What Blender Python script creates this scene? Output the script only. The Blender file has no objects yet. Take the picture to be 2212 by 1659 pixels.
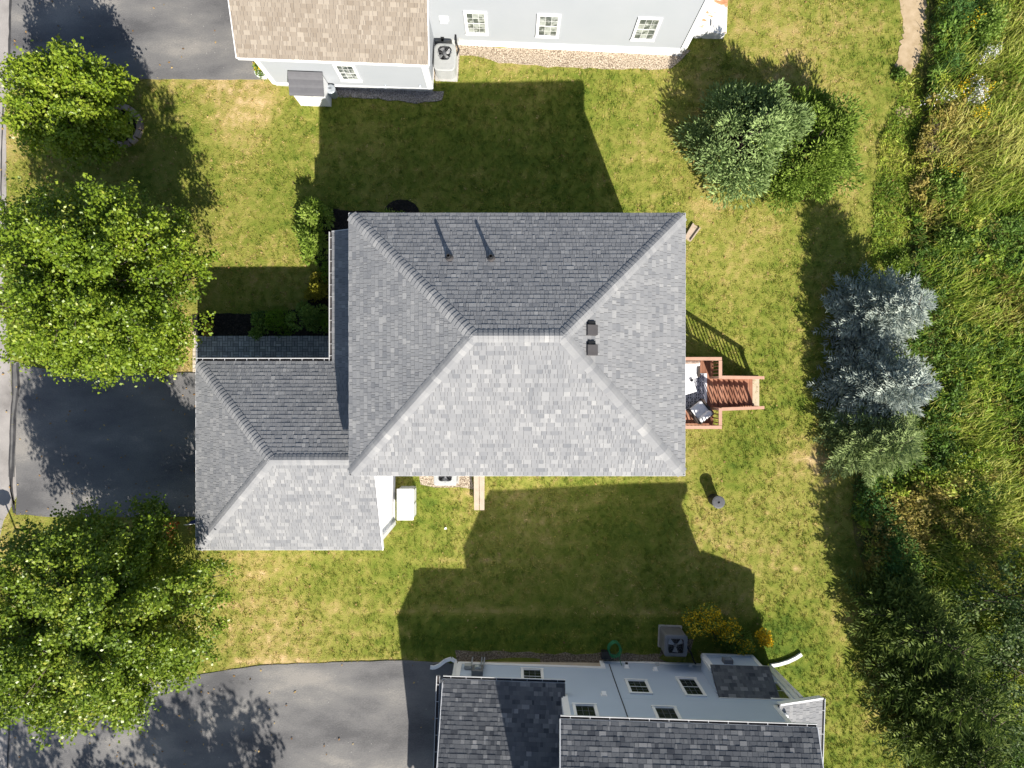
import bpy, math, random
import numpy as np
from mathutils import Vector, Matrix

# ------------------------------------------------------------------ camera, sky, sun, exposure
scene = bpy.context.scene
CAM_H = 25.5                      # drone height over the western grade, metres
cam_data = bpy.data.cameras.new("camera"); cam = bpy.data.objects.new("camera", cam_data)
scene.collection.objects.link(cam); scene.camera = cam
cam.location = (0, 0, CAM_H); cam.rotation_euler = (0, 0, 0)
cam_data.sensor_width = 36.0; cam_data.sensor_fit = 'HORIZONTAL'
cam_data.lens = 36.0 * 1400.0 / 2212.0
cam_data.clip_start = 0.5; cam_data.clip_end = 1500.0

SUN = Vector((0.285, -0.738, 0.612)).normalized()       # towards the sun
world = bpy.data.worlds.new("World"); scene.world = world; world.use_nodes = True
wn = world.node_tree; bgn = wn.nodes["Background"]
sky = wn.nodes.new("ShaderNodeTexSky"); sky.sky_type = 'NISHITA'; sky.sun_disc = False
sky.sun_elevation = math.asin(SUN.z); sky.sun_rotation = math.atan2(SUN.x, SUN.y)
wn.links.new(sky.outputs[0], bgn.inputs[0]); bgn.inputs[1].default_value = 0.068
sl = bpy.data.lights.new("sun", 'SUN'); sl.energy = 5.0; sl.angle = math.radians(0.5); sl.color = (1.0, 0.94, 0.85)
so = bpy.data.objects.new("sun", sl); scene.collection.objects.link(so)
so.rotation_euler = SUN.to_track_quat('Z', 'Y').to_euler(); so.location = SUN * 60
vs = scene.view_settings; vs.view_transform = 'Standard'; vs.look = 'None'; vs.exposure = 0.82; vs.gamma = 1.0
vs.use_curve_mapping = False
try:
    scene.cycles.use_denoising = True
    scene.cycles.max_bounces = 6; scene.cycles.diffuse_bounces = 3; scene.cycles.glossy_bounces = 2
    scene.cycles.transmission_bounces = 3; scene.cycles.transparent_max_bounces = 4
    scene.cycles.caustics_reflective = False; scene.cycles.caustics_refractive = False
except Exception:
    pass

random.seed(11); rng = np.random.default_rng(11)

# ------------------------------------------------------------------ survey: aerial plan units -> metres
def gz(x, y):
    """grade: the lots fall about half a metre towards the east"""
    t = np.clip((np.asarray(x, float) + 3.0) / 11.0, 0, 1); t = t * t * (3 - 2 * t)
    n = np.clip((np.asarray(y, float) + 2.0) / 9.0, 0, 1)
    return -0.5 * t * (1.0 - 0.55 * n)
def P(u, v, z=0.0):
    s = (CAM_H - z) / 1400.0
    return Vector(((u - 1106.0) * s, (829.5 - v) * s, z))
def G(u, v, dz=0.0):
    z = 0.0
    for _ in range(3):
        p = P(u, v, z); z = float(gz(p.x, p.y))
    p = P(u, v, z); p.z += dz
    return p

# ------------------------------------------------------------------ mesh helpers
COL = scene.collection
ORG = {}
def link(o, parent=None):
    COL.objects.link(o)
    if parent is not None: o.parent = parent
    return o
def tag(o, label=None, cat=None, group=None, kind=None):
    if label: o["label"] = label
    if cat: o["category"] = cat
    if group: o["group"] = group
    if kind: o["kind"] = kind
    return o
def thing(name, loc, label, cat, group=None):
    o = bpy.data.objects.new(name, None); o.location = loc; o.empty_display_size = 0.2
    link(o); ORG[o.name] = Vector(loc)
    return tag(o, label, cat, group)
def org_of(p):
    return ORG.get(p.name, Vector((0, 0, 0))) if p is not None else None

class MB:
    def __init__(s): s.v = []; s.f = []; s.t = []
    def add(s, verts, faces, tone=0.5):
        b = len(s.v); s.v += [tuple(q) for q in verts]
        for f in faces: s.f.append(tuple(b + i for i in f)); s.t.append(tone)
        return s
    def hexa(s, b, t, tone=0.5):
        """8 corners: bottom ring b (4), top ring t (4)"""
        return s.add(list(b) + list(t), [(3, 2, 1, 0), (4, 5, 6, 7), (0, 1, 5, 4), (1, 2, 6, 5), (2, 3, 7, 6), (3, 0, 4, 7)], tone)
    def box(s, c, d, rz=0.0, tone=0.5, M=None):
        x, y, z = d[0] / 2, d[1] / 2, d[2] / 2; ca, sa = math.cos(rz), math.sin(rz); out = []
        for zz in (-z, z):
            for xx, yy in ((-x, -y), (x, -y), (x, y), (-x, y)):
                q = Vector((xx, yy, zz))
                if M is not None: q = M @ q
                else: q = Vector((ca * q.x - sa * q.y, sa * q.x + ca * q.y, q.z))
                out.append(q + Vector(c))
        return s.hexa(out[:4], out[4:], tone)
    def bar(s, a, b, w, h, tone=0.5, up=(0, 0, 1)):
        a = Vector(a); b = Vector(b); d = (b - a).normalized(); u = Vector(up)
        sd = d.cross(u)
        if sd.length < 1e-4: sd = Vector((1, 0, 0))
        sd.normalize(); u = sd.cross(d).normalized(); sd *= w / 2; u *= h / 2
        return s.hexa([a - sd - u, a + sd - u, b + sd - u, b - sd - u], [a - sd + u, a + sd + u, b + sd + u, b - sd + u], tone)
    def prism(s, poly, z0, z1, tone=0.5):
        n = len(poly); v = [(p[0], p[1], z0) for p in poly] + [(p[0], p[1], z1) for p in poly]
        a = sum(poly[i][0] * poly[(i + 1) % n][1] - poly[(i + 1) % n][0] * poly[i][1] for i in range(n))
        f = [tuple(range(n, 2 * n)), tuple(range(n - 1, -1, -1))] + [(i, (i + 1) % n, n + (i + 1) % n, n + i) for i in range(n)]
        if a < 0: f = [tuple(reversed(q)) for q in f]
        return s.add(v, f, tone)
    def slab(s, poly, th, tone=0.5):
        """planar 3D polygon thickened downwards"""
        n = len(poly); v = [tuple(p) for p in poly] + [(p[0], p[1], p[2] - th) for p in poly]
        return s.add(v, [tuple(range(n)), tuple(range(2 * n - 1, n - 1, -1))] + [(i, n + i, n + (i + 1) % n, (i + 1) % n) for i in range(n)], tone)
    def lathe(s, c, prof, n=20, tone=0.5, a0=0.0):
        v = []; f = []; m = len(prof)
        for i in range(n):
            a = a0 + 2 * math.pi * i / n
            for r, z in prof: v.append((c[0] + r * math.cos(a), c[1] + r * math.sin(a), c[2] + z))
        for i in range(n):
            j = (i + 1) % n
            for k in range(m - 1): f.append((i * m + k, j * m + k, j * m + k + 1, i * m + k + 1))
        return s.add(v, f, tone)
    def tube(s, pts, r, n=7, tone=0.5):
        pts = [Vector(p) for p in pts]; m = len(pts); v = []; f = []
        rr = r if isinstance(r, (list, tuple)) else [r] * m
        for i, p in enumerate(pts):
            d = (pts[min(i + 1, m - 1)] - pts[max(i - 1, 0)]).normalized()
            a = d.cross(Vector((0.31, 0.2, 0.93)));
            if a.length < 1e-3: a = d.cross(Vector((1, 0, 0)))
            a.normalize(); b = d.cross(a)
            for k in range(n):
                t = 2 * math.pi * k / n; v.append(p + (a * math.cos(t) + b * math.sin(t)) * rr[i])
        for i in range(m - 1):
            for k in range(n):
                k2 = (k + 1) % n; f.append((i * n + k, i * n + k2, (i + 1) * n + k2, (i + 1) * n + k))
        f.append(tuple(range(n - 1, -1, -1))); f.append(tuple(range((m - 1) * n, m * n)))
        return s.add(v, f, tone)
    def build(s, name, mat, parent=None, smooth=False, origin=None):
        me = bpy.data.meshes.new(name)
        o = org_of(parent) if parent is not None else (Vector(origin) if origin is not None else Vector((0, 0, 0)))
        me.from_pydata([(q[0] - o.x, q[1] - o.y, q[2] - o.z) for q in s.v], [], s.f)
        at = me.attributes.new("tone", 'FLOAT', 'FACE'); at.data.foreach_set("value", s.t)
        if smooth: me.polygons.foreach_set("use_smooth", [True] * len(me.polygons))
        me.materials.append(mat); me.update()
        ob = bpy.data.objects.new(name, me)
        if parent is None: ob.location = o
        link(ob, parent); ORG[ob.name] = o
        return ob

def np_obj(name, V, Fc, tone, mat, parent=None, origin=None, smooth=False):
    """big meshes straight from arrays: V (n,3), Fc (m,k), tone (m)"""
    me = bpy.data.meshes.new(name); o = org_of(parent) if parent is not None else Vector(origin or (0, 0, 0))
    V = np.asarray(V, np.float32) - np.array(o, np.float32); m, k = Fc.shape
    me.vertices.add(len(V)); me.vertices.foreach_set("co", V.ravel())
    me.loops.add(m * k); me.loops.foreach_set("vertex_index", Fc.astype(np.int32).ravel())
    me.polygons.add(m); me.polygons.foreach_set("loop_start", np.arange(0, m * k, k, dtype=np.int32))
    try: me.polygons.foreach_set("loop_total", np.full(m, k, dtype=np.int32))
    except Exception: pass
    me.update(calc_edges=True)
    at = me.attributes.new("tone", 'FLOAT', 'FACE'); at.data.foreach_set("value", np.asarray(tone, np.float32))
    if smooth: me.polygons.foreach_set("use_smooth", np.ones(m, dtype=bool))
    me.materials.append(mat); me.validate(); 
    ob = bpy.data.objects.new(name, me)
    if parent is None: ob.location = o
    link(ob, parent); ORG[ob.name] = o
    return ob

# ------------------------------------------------------------------ materials
def ramp(nt, stops, fac):
    r = nt.nodes.new("ShaderNodeValToRGB"); cr = r.color_ramp
    while len(cr.elements) < len(stops): cr.elements.new(0.5)
    for e, (p, c) in zip(cr.elements, stops): e.position = p; e.color = (c[0], c[1], c[2], 1)
    nt.links.new(fac, r.inputs[0]); return r.outputs[0]
def noise(nt, scale, detail=4, rough=0.55, vec=None, dist=0.0):
    n = nt.nodes.new("ShaderNodeTexNoise"); n.inputs["Scale"].default_value = scale
    n.inputs["Detail"].default_value = detail; n.inputs["Roughness"].default_value = rough; n.inputs["Distortion"].default_value = dist
    if vec is not None: nt.links.new(vec, n.inputs["Vector"])
    return n.outputs["Fac"]
def math_n(nt, op, a, b):
    m = nt.nodes.new("ShaderNodeMath"); m.operation = op
    for i, q in enumerate((a, b)):
        if isinstance(q, (int, float)): m.inputs[i].default_value = q
        else: nt.links.new(q, m.inputs[i])
    return m.outputs[0]
def mat(name, stops, tone=0.0, scale=4.0, detail=5, amp=1.0, rough=0.8, spec=0.3, bump=0.0, bscale=80.0, metal=0.0, trans=0.0, stretch=None, voro=0.0, fine=0.0):
    """stops: colour ramp; its position = tone * 'tone' attribute + (1 - tone) * noise, the noise widened by amp"""
    m = bpy.data.materials.new(name); m.use_nodes = True; nt = m.node_tree; bs = nt.nodes["Principled BSDF"]
    geo = nt.nodes.new("ShaderNodeNewGeometry"); vec = geo.outputs["Position"]
    if stretch:
        mp = nt.nodes.new("ShaderNodeMapping"); mp.inputs["Scale"].default_value = stretch; nt.links.new(vec, mp.inputs["Vector"]); vec = mp.outputs[0]
    if not isinstance(stops[0], (tuple, list)): stops = [(0.0, stops), (1.0, stops)]
    if len(stops) == 2 and not isinstance(stops[0][1], (tuple, list)): stops = [(0.0, stops[0]), (1.0, stops[1])]
    n = noise(nt, scale, detail, vec=vec)
    n = math_n(nt, 'ADD', math_n(nt, 'MULTIPLY', math_n(nt, 'SUBTRACT', n, 0.5), amp * 2.0), 0.5)
    if fine:
        n = math_n(nt, 'ADD', n, math_n(nt, 'MULTIPLY', math_n(nt, 'SUBTRACT', noise(nt, bscale, 3, vec=vec), 0.5), fine))
    fac = n
    if tone > 0:
        at = nt.nodes.new("ShaderNodeAttribute"); at.attribute_name = "tone"
        fac = math_n(nt, 'ADD', math_n(nt, 'MULTIPLY', at.outputs["Fac"], tone), math_n(nt, 'MULTIPLY', n, 1.0 - tone))
    col = ramp(nt, stops, fac)
    nt.links.new(col, bs.inputs["Base Color"])
    bs.inputs["Roughness"].default_value = rough; bs.inputs["Metallic"].default_value = metal
    bs.inputs["Specular IOR Level"].default_value = spec
    if bump:
        if voro:
            vn = nt.nodes.new("ShaderNodeTexVoronoi"); vn.inputs["Scale"].default_value = voro; nt.links.new(vec, vn.inputs["Vector"]); h = vn.outputs["Distance"]
        else: h = noise(nt, bscale, 4, vec=vec)
        b = nt.nodes.new("ShaderNodeBump"); b.inputs["Strength"].default_value = bump; b.inputs["Distance"].default_value = 0.03
        nt.links.new(h, b.inputs["Height"]); nt.links.new(b.outputs[0], bs.inputs["Normal"])
    if trans > 0:
        tl = nt.nodes.new("ShaderNodeBsdfTranslucent"); nt.links.new(col, tl.inputs[0])
        mx = nt.nodes.new("ShaderNodeMixShader"); mx.inputs[0].default_value = trans
        out = nt.nodes["Material Output"]
        nt.links.new(bs.outputs[0], mx.inputs[1]); nt.links.new(tl.outputs[0], mx.inputs[2]); nt.links.new(mx.outputs[0], out.inputs[0])
    return m
def st(*cs):
    n = len(cs); return [(i / (n - 1), c) for i, c in enumerate(cs)]

M = {}
M['lawn'] = mat("lawn_soil", [(0.0, (0.070, 0.123, 0.017)), (0.35, (0.164, 0.196, 0.030)), (0.6, (0.261, 0.255, 0.057)), (0.8, (0.368, 0.295, 0.103)), (1.0, (0.594, 0.431, 0.231))], tone=0.78, scale=3.4, detail=10, amp=1.7, rough=0.95, spec=0.1, bump=1.0, bscale=22, fine=0.7)
M['blade'] = mat("lawn_blade", [(0.0, (0.078, 0.162, 0.017)), (0.35, (0.211, 0.262, 0.036)), (0.6, (0.348, 0.346, 0.069)), (0.8, (0.481, 0.391, 0.123)), (1.0, (0.765, 0.562, 0.298))], tone=0.82, scale=3.4, detail=8, amp=1.5, rough=0.75, spec=0.2, trans=0.25)
M['asphalt'] = mat("driveway_asphalt", [(0.0, (0.095, 0.094, 0.097)), (0.4, (0.15, 0.147, 0.147)), (0.7, (0.185, 0.18, 0.174)), (1.0, (0.26, 0.245, 0.225))], scale=0.55, detail=11, amp=1.7, rough=0.85, bump=0.45, bscale=34, fine=0.75, stretch=(.45, 1.0, 1.0))
M['asphalt_old'] = mat("street_asphalt", st((0.22, 0.205, 0.195), (0.32, 0.30, 0.285), (0.40, 0.375, 0.355)), scale=0.8, detail=7, amp=1.2, rough=0.9, bump=0.35, bscale=60, fine=0.3)
M['tar'] = mat("tar", st((0.03, 0.03, 0.033), (0.075, 0.073, 0.073)), scale=3, rough=0.6, bump=0.2)
M['mulch'] = mat("mulch", st((0.004, 0.004, 0.004), (0.012, 0.011, 0.010), (0.035, 0.03, 0.026)), scale=14, detail=6, amp=1.4, rough=0.95, bump=1.0, bscale=45)
M['mulchchip'] = mat("mulch_chip", st((0.006, 0.006, 0.006), (0.03, 0.026, 0.022), (0.07, 0.055, 0.045)), tone=0.8, scale=10, rough=0.95)
M['gravel'] = mat("gravel_tan", st((0.16, 0.12, 0.085), (0.42, 0.34, 0.25), (0.62, 0.53, 0.42)), scale=22, detail=6, amp=1.9, rough=0.95, bump=1.0, voro=26, fine=0.6)
M['gravelg'] = mat("gravel_grey", st((0.12, 0.11, 0.10), (0.27, 0.25, 0.24), (0.45, 0.42, 0.40)), scale=24, detail=6, amp=1.9, rough=0.95, bump=1.0, voro=26, fine=0.6)
M['soil'] = mat("meadow_soil", st((0.018, 0.022, 0.008), (0.05, 0.055, 0.016), (0.10, 0.08, 0.035)), scale=3, detail=7, amp=1.4, rough=1.0, bump=1.0, bscale=20)
M['sand'] = mat("bare_earth", st((0.33, 0.245, 0.14), (0.43, 0.33, 0.21), (0.50, 0.39, 0.26)), scale=3, detail=9, amp=1.1, rough=1.0, bump=0.3, bscale=30)
M['shingle'] = mat("shingle_grey", [(0.0, (0.175, 0.182, 0.195)), (0.3, (0.225, 0.23, 0.24)), (0.6, (0.265, 0.268, 0.274)), (0.85, (0.30, 0.302, 0.306)), (1.0, (0.375, 0.373, 0.368))], tone=0.80, scale=1.4, detail=8, amp=1.5, rough=0.92, spec=0.12, bump=0.35, bscale=90, fine=0.6, stretch=(1.6, 1.0, 1.0))
M['shingled'] = mat("shingle_charcoal", [(0.0, (0.039, 0.044, 0.054)), (0.4, (0.095, 0.101, 0.112)), (0.75, (0.157, 0.162, 0.168)), (1.0, (0.246, 0.246, 0.252))], tone=0.84, scale=1.4, detail=8, amp=1.5, rough=0.92, spec=0.15, bump=0.25, bscale=120, fine=0.35)
M['shingleb'] = mat("shingle_beige", [(0.0, (0.225, 0.187, 0.147)), (0.5, (0.275, 0.235, 0.19)), (1.0, (0.35, 0.305, 0.25))], tone=0.84, scale=1.4, detail=8, amp=1.5, rough=0.92, spec=0.15, bump=0.25, bscale=120, fine=0.35)
M['deckroof'] = mat("roof_underlay", st((0.05, 0.05, 0.055), (0.08, 0.08, 0.085)), rough=0.95)
M['white'] = mat("white_trim", st((0.74, 0.75, 0.76), (0.82, 0.82, 0.82)), scale=3, rough=0.5)
M['sidingw'] = mat("siding_pale", st((0.300, 0.322, 0.344), (0.326, 0.344, 0.365)), scale=0.7, rough=0.55, spec=0.35)
M['sidingb'] = mat("siding_blue_grey", st((0.410, 0.483, 0.585), (0.445, 0.519, 0.621)), scale=0.7, rough=0.55, spec=0.35)
M['sidingh'] = mat("siding_white", st((0.72, 0.73, 0.76), (0.78, 0.79, 0.81)), scale=0.7, rough=0.5, spec=0.35)
M['found'] = mat("foundation", st((0.42, 0.36, 0.27), (0.52, 0.45, 0.35)), scale=4, rough=0.9, bump=0.3)
M['foundg'] = mat("foundation_grey", st((0.40, 0.40, 0.40), (0.52, 0.52, 0.52)), scale=4, rough=0.9, bump=0.3)
M['concrete'] = mat("concrete", st((0.38, 0.37, 0.35), (0.52, 0.50, 0.47)), scale=5, rough=0.9, bump=0.3)
M['guard'] = mat("gutter_guard", st((0.02, 0.019, 0.02), (0.06, 0.05, 0.05)), scale=9, rough=0.7)
M['glass'] = mat("window_glass", st((0.006, 0.010, 0.010), (0.03, 0.04, 0.038)), scale=3.0, amp=1.4, rough=0.06, spec=0.6)
M['glassl'] = mat("window_glass_pale", [(0.0, (0.05, 0.06, 0.06)), (0.45, (0.12, 0.135, 0.125)), (0.55, (0.30, 0.32, 0.30)), (1.0, (0.42, 0.45, 0.42))], tone=0.5, scale=6.0, amp=1.6, rough=0.08, spec=0.6)
M['wood'] = mat("deck_wood", st((0.20, 0.085, 0.05), (0.33, 0.155, 0.095), (0.42, 0.22, 0.145)), tone=0.55, scale=3, detail=6, amp=1.2, rough=0.75, stretch=(1.0, 1.0, 1.0), bump=0.1, fine=0.3)
M['railwood'] = mat("rail_wood", st((0.44, 0.255, 0.18), (0.56, 0.35, 0.26)), tone=0.4, scale=4, rough=0.7, fine=0.3)
M['palewood'] = mat("pale_wood", st((0.46, 0.38, 0.27), (0.60, 0.50, 0.36)), tone=0.4, scale=5, rough=0.8, fine=0.3)
M['plank'] = mat("weathered_plank", st((0.36, 0.28, 0.21), (0.52, 0.43, 0.34)), tone=0.4, scale=5, rough=0.85, fine=0.3)
M['cushion'] = mat("cushion_fabric", st((0.74, 0.75, 0.78), (0.84, 0.84, 0.85)), scale=4, rough=0.9, bump=0.1)
M['wicker'] = mat("wicker", st((0.035, 0.028, 0.026), (0.08, 0.06, 0.05)), scale=40, rough=0.7, bump=0.4)
M['pillow'] = mat("knit_pillow", st((0.22, 0.16, 0.13), (0.42, 0.34, 0.29)), scale=14, amp=1.6, rough=0.95, bump=0.5)
M['metalg'] = mat("painted_metal_grey", st((0.13, 0.135, 0.145), (0.17, 0.175, 0.185)), scale=5, rough=0.45, spec=0.4)
M['metall'] = mat("painted_metal_pale", st((0.354, 0.367, 0.360), (0.408, 0.415, 0.408)), scale=5, rough=0.45, spec=0.4)
M['metald'] = mat("dark_metal", st((0.016, 0.017, 0.019), (0.04, 0.04, 0.043)), scale=5, rough=0.5)
M['galv'] = mat("galvanised", st((0.42, 0.46, 0.50), (0.56, 0.60, 0.64)), scale=7, rough=0.35, metal=0.5)
M['bladem'] = mat("fan_blade", st((0.36, 0.37, 0.38), (0.50, 0.50, 0.50)), rough=0.4, metal=0.3)
M['blackp'] = mat("black_plastic", (0.012, 0.012, 0.014), rough=0.5)
M['ventp'] = mat("roof_vent_plastic", st((0.060, 0.056, 0.058), (0.085, 0.08, 0.082)), rough=0.6)
M['hose'] = mat("green_hose", st((0.02, 0.16, 0.06), (0.04, 0.25, 0.10)), rough=0.4)
M['stone'] = mat("edging_stone", st((0.17, 0.13, 0.11), (0.38, 0.29, 0.24), (0.50, 0.42, 0.36)), tone=0.7, scale=8, rough=0.9, bump=0.6, bscale=30)
M['paver'] = mat("paver", st((0.192, 0.206, 0.217), (0.368, 0.382, 0.398), (0.559, 0.574, 0.588)), tone=0.7, scale=6, rough=0.9, bump=0.3, fine=0.3)
M['paverc'] = mat("paver_cream", st((0.50, 0.42, 0.32), (0.66, 0.58, 0.47)), tone=0.7, scale=6, rough=0.9, bump=0.3)
M['joint'] = mat("joint_sand", (0.11, 0.11, 0.112), rough=1.0)
M['bark'] = mat("bark", st((0.05, 0.038, 0.03), (0.13, 0.105, 0.085)), scale=9, rough=0.95, bump=0.8, bscale=25, stretch=(1, 1, 0.25))
M['red'] = mat("flag_red", (0.55, 0.03, 0.035), rough=0.7)
M['blue'] = mat("flag_blue", (0.03, 0.05, 0.22), rough=0.7)
M['rust'] = mat("white_with_rust", [(0.0, (0.80, 0.80, 0.78)), (0.58, (0.78, 0.77, 0.73)), (0.68, (0.55, 0.30, 0.16)), (1.0, (0.35, 0.15, 0.07))], scale=1.9, amp=1.1, rough=0.55, stretch=(0.8, 2.2, 1))
def leafmat(name, *cs, tr=0.3, tone=0.8, rough=0.5, sp=0.22, scale=1.2): return mat(name, st(*cs), tone=tone, scale=scale, detail=4, amp=1.3, rough=rough, spec=sp, trans=tr)
M['maple'] = leafmat("maple_leaf", (0.073, 0.126, 0.011), (0.152, 0.237, 0.018), (0.256, 0.345, 0.030), (0.453, 0.460, 0.072), sp=0.4, rough=0.38)
M['mapled'] = leafmat("maple_leaf_deep", (0.069, 0.124, 0.012), (0.148, 0.229, 0.020), (0.244, 0.326, 0.034), (0.460, 0.455, 0.078), sp=0.4, rough=0.38)
M['mapley'] = leafmat("maple_leaf_yellow", (0.115, 0.194, 0.015), (0.213, 0.312, 0.023), (0.320, 0.409, 0.038), (0.436, 0.453, 0.076), tr=0.35, sp=0.4, rough=0.38)
M['pineA'] = leafmat("pine_silver", (0.144, 0.216, 0.078), (0.298, 0.402, 0.149), (0.538, 0.665, 0.281), tr=0.1, rough=0.6)
M['pineB'] = leafmat("pine_green", (0.118, 0.188, 0.028), (0.248, 0.355, 0.057), (0.411, 0.512, 0.108), tr=0.12, rough=0.6)
M['spruceblue'] = leafmat("spruce_blue", (0.180, 0.221, 0.206), (0.351, 0.405, 0.362), (0.624, 0.673, 0.574), tr=0.08, rough=0.6)
M['spruceolive'] = leafmat("spruce_olive", (0.120, 0.172, 0.052), (0.232, 0.305, 0.111), (0.374, 0.452, 0.182), tr=0.1, rough=0.6)
M['pineC'] = leafmat("pine_olive", (0.02, 0.042, 0.008), (0.095, 0.145, 0.026), (0.36, 0.43, 0.10), tr=0.1, rough=0.6)
M['darkleaf'] = leafmat("dark_young_leaf", (0.025, 0.055, 0.016), (0.085, 0.14, 0.035), (0.27, 0.33, 0.11))
M['shrub'] = leafmat("shrub_leaf", (0.079, 0.159, 0.033), (0.185, 0.303, 0.058), (0.343, 0.448, 0.105))
M['shrubl'] = leafmat("laurel_leaf", (0.103, 0.172, 0.023), (0.230, 0.333, 0.046), (0.414, 0.483, 0.138), rough=0.4)
M['shruby'] = leafmat("yellow_shrub", (0.13, 0.14, 0.012), (0.30, 0.28, 0.03), (0.45, 0.35, 0.08))
M['boxwood'] = leafmat("boxwood_leaf", (0.068, 0.152, 0.010), (0.144, 0.270, 0.021), (0.220, 0.355, 0.034))
M['weed'] = leafmat("weed_leaf", (0.071, 0.137, 0.016), (0.201, 0.307, 0.033), (0.389, 0.461, 0.060), (0.575, 0.518, 0.135), tone=0.75, scale=0.6)
M['reed'] = leafmat("reed_blade", (0.093, 0.184, 0.014), (0.221, 0.327, 0.034), (0.385, 0.425, 0.073), (0.639, 0.595, 0.196), tone=0.8, scale=0.6)
M['bramble'] = leafmat("bramble_leaf", (0.071, 0.138, 0.022), (0.188, 0.292, 0.048), (0.404, 0.509, 0.138))
M['asparagus'] = leafmat("feathery_shrub", (0.05, 0.13, 0.04), (0.11, 0.23, 0.06), (0.24, 0.34, 0.06))
M['gold'] = leafmat("goldenrod_flower", (0.605, 0.363, 0.010), (0.825, 0.550, 0.020), (0.850, 0.660, 0.060), tr=0.2)
M['aster'] = leafmat("aster_flower", (0.65, 0.65, 0.68), (0.82, 0.82, 0.84), tr=0.2)
M['orange'] = leafmat("orange_flower", (0.36, 0.08, 0.02), (0.62, 0.17, 0.045), (0.68, 0.30, 0.10), tr=0.2)
M['dead'] = leafmat("dead_stem", (0.08, 0.06, 0.045), (0.21, 0.16, 0.125), (0.38, 0.31, 0.24), tr=0.1)
M['soil'] = mat("meadow_soil", st((0.05, 0.055, 0.012), (0.12, 0.125, 0.028), (0.20, 0.16, 0.06)), scale=3, detail=7, amp=1.4, rough=1.0, bump=1.0, bscale=20)
M['weedg'] = leafmat("weed_leaf_green", (0.04, 0.085, 0.015), (0.11, 0.20, 0.03), (0.21, 0.32, 0.06), tone=0.75, scale=0.6)
M['weedb'] = leafmat("weed_leaf_brown", (0.077, 0.073, 0.016), (0.207, 0.195, 0.041), (0.371, 0.305, 0.073), (0.503, 0.414, 0.146), tone=0.75, scale=0.6)
M['lidg'] = mat("barrel_lid", st((.075, .078, .085), (.11, .112, .118)), scale=9, rough=.6)
M['gutter'] = mat("gutter_metal", st((0.56, 0.57, 0.58), (0.64, 0.645, 0.65)), scale=3, rough=0.5)

# ------------------------------------------------------------------ ground
_lat = np.random.default_rng(3).random((64, 64))
def vnoise(x, y, s):
    a = s * 1.7 + .4; x, y = np.asarray(x, float), np.asarray(y, float)
    x, y = (math.cos(a) * x - math.sin(a) * y) * s + 100 + s * 13.7, (math.sin(a) * x + math.cos(a) * y) * s + 100 + s * 5.3
    xi = np.floor(x).astype(int); yi = np.floor(y).astype(int); fx = x - xi; fy = y - yi
    fx = fx * fx * (3 - 2 * fx); fy = fy * fy * (3 - 2 * fy); L = lambda i, j: _lat[i % 64, j % 64]
    return (L(xi, yi) * (1 - fx) + L(xi + 1, yi) * fx) * (1 - fy) + (L(xi, yi + 1) * (1 - fx) + L(xi + 1, yi + 1) * fx) * fy
# patches of straw (+) and lush turf (-): plan position, radius in plan units, weight
PATCH = [(520, 285, 70, .55), (560, 225, 45, .45), (620, 215, 80, .25), (470, 205, 60, .3), (480, 420, 90, .15), (600, 470, 70, -.25), (560, 510, 60, -.2), (640, 560, 50, .2),
         (390, 780, 45, .6), (395, 700, 40, .5), (600, 1430, 90, .3), (700, 1330, 120, .2), (560, 1220, 60, .35), (840, 1060, 30, .4), (930, 1075, 50, -.35), (905, 1150, 70, -.2), (1000, 1060, 45, .45),
         (1600, 1000, 55, -.45), (1650, 940, 60, -.3), (1560, 1140, 50, .2), (1600, 520, 150, .1), (1530, 430, 60, .5), (1640, 470, 50, .35), (1700, 455, 40, .3), (1500, 360, 40, .2),
         (1750, 980, 40, .35), (1790, 1000, 35, .5), (1730, 1450, 90, -.4), (1680, 1350, 70, -.3), (1830, 1360, 45, .5), (1800, 1560, 70, .15), (1900, 1560, 40, .4), (1840, 1450, 50, .2), (1240, 190, 80, -.15),
         (1000, 300, 120, -.1), (1100, 160, 120, .35), (1300, 170, 120, .25), (1420, 160, 60, .3), (1620, 150, 60, -.1), (1700, 90, 60, .35), (1800, 190, 70, .3), (1870, 60, 50, .3), (1790, 40, 60, .2), (1890, 330, 60, .1), (1830, 420, 50, .35),
         (30, 1170, 60, .3), (40, 300, 60, .3), (1150, 1360, 260, -.15), (1250, 1240, 160, -.1), (1000, 1200, 80, -.1), (1350, 1120, 120, -.05)]
_pw = [(P(u, v, -.2), r / 54.9, w) for u, v, r, w in PATCH]
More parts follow.
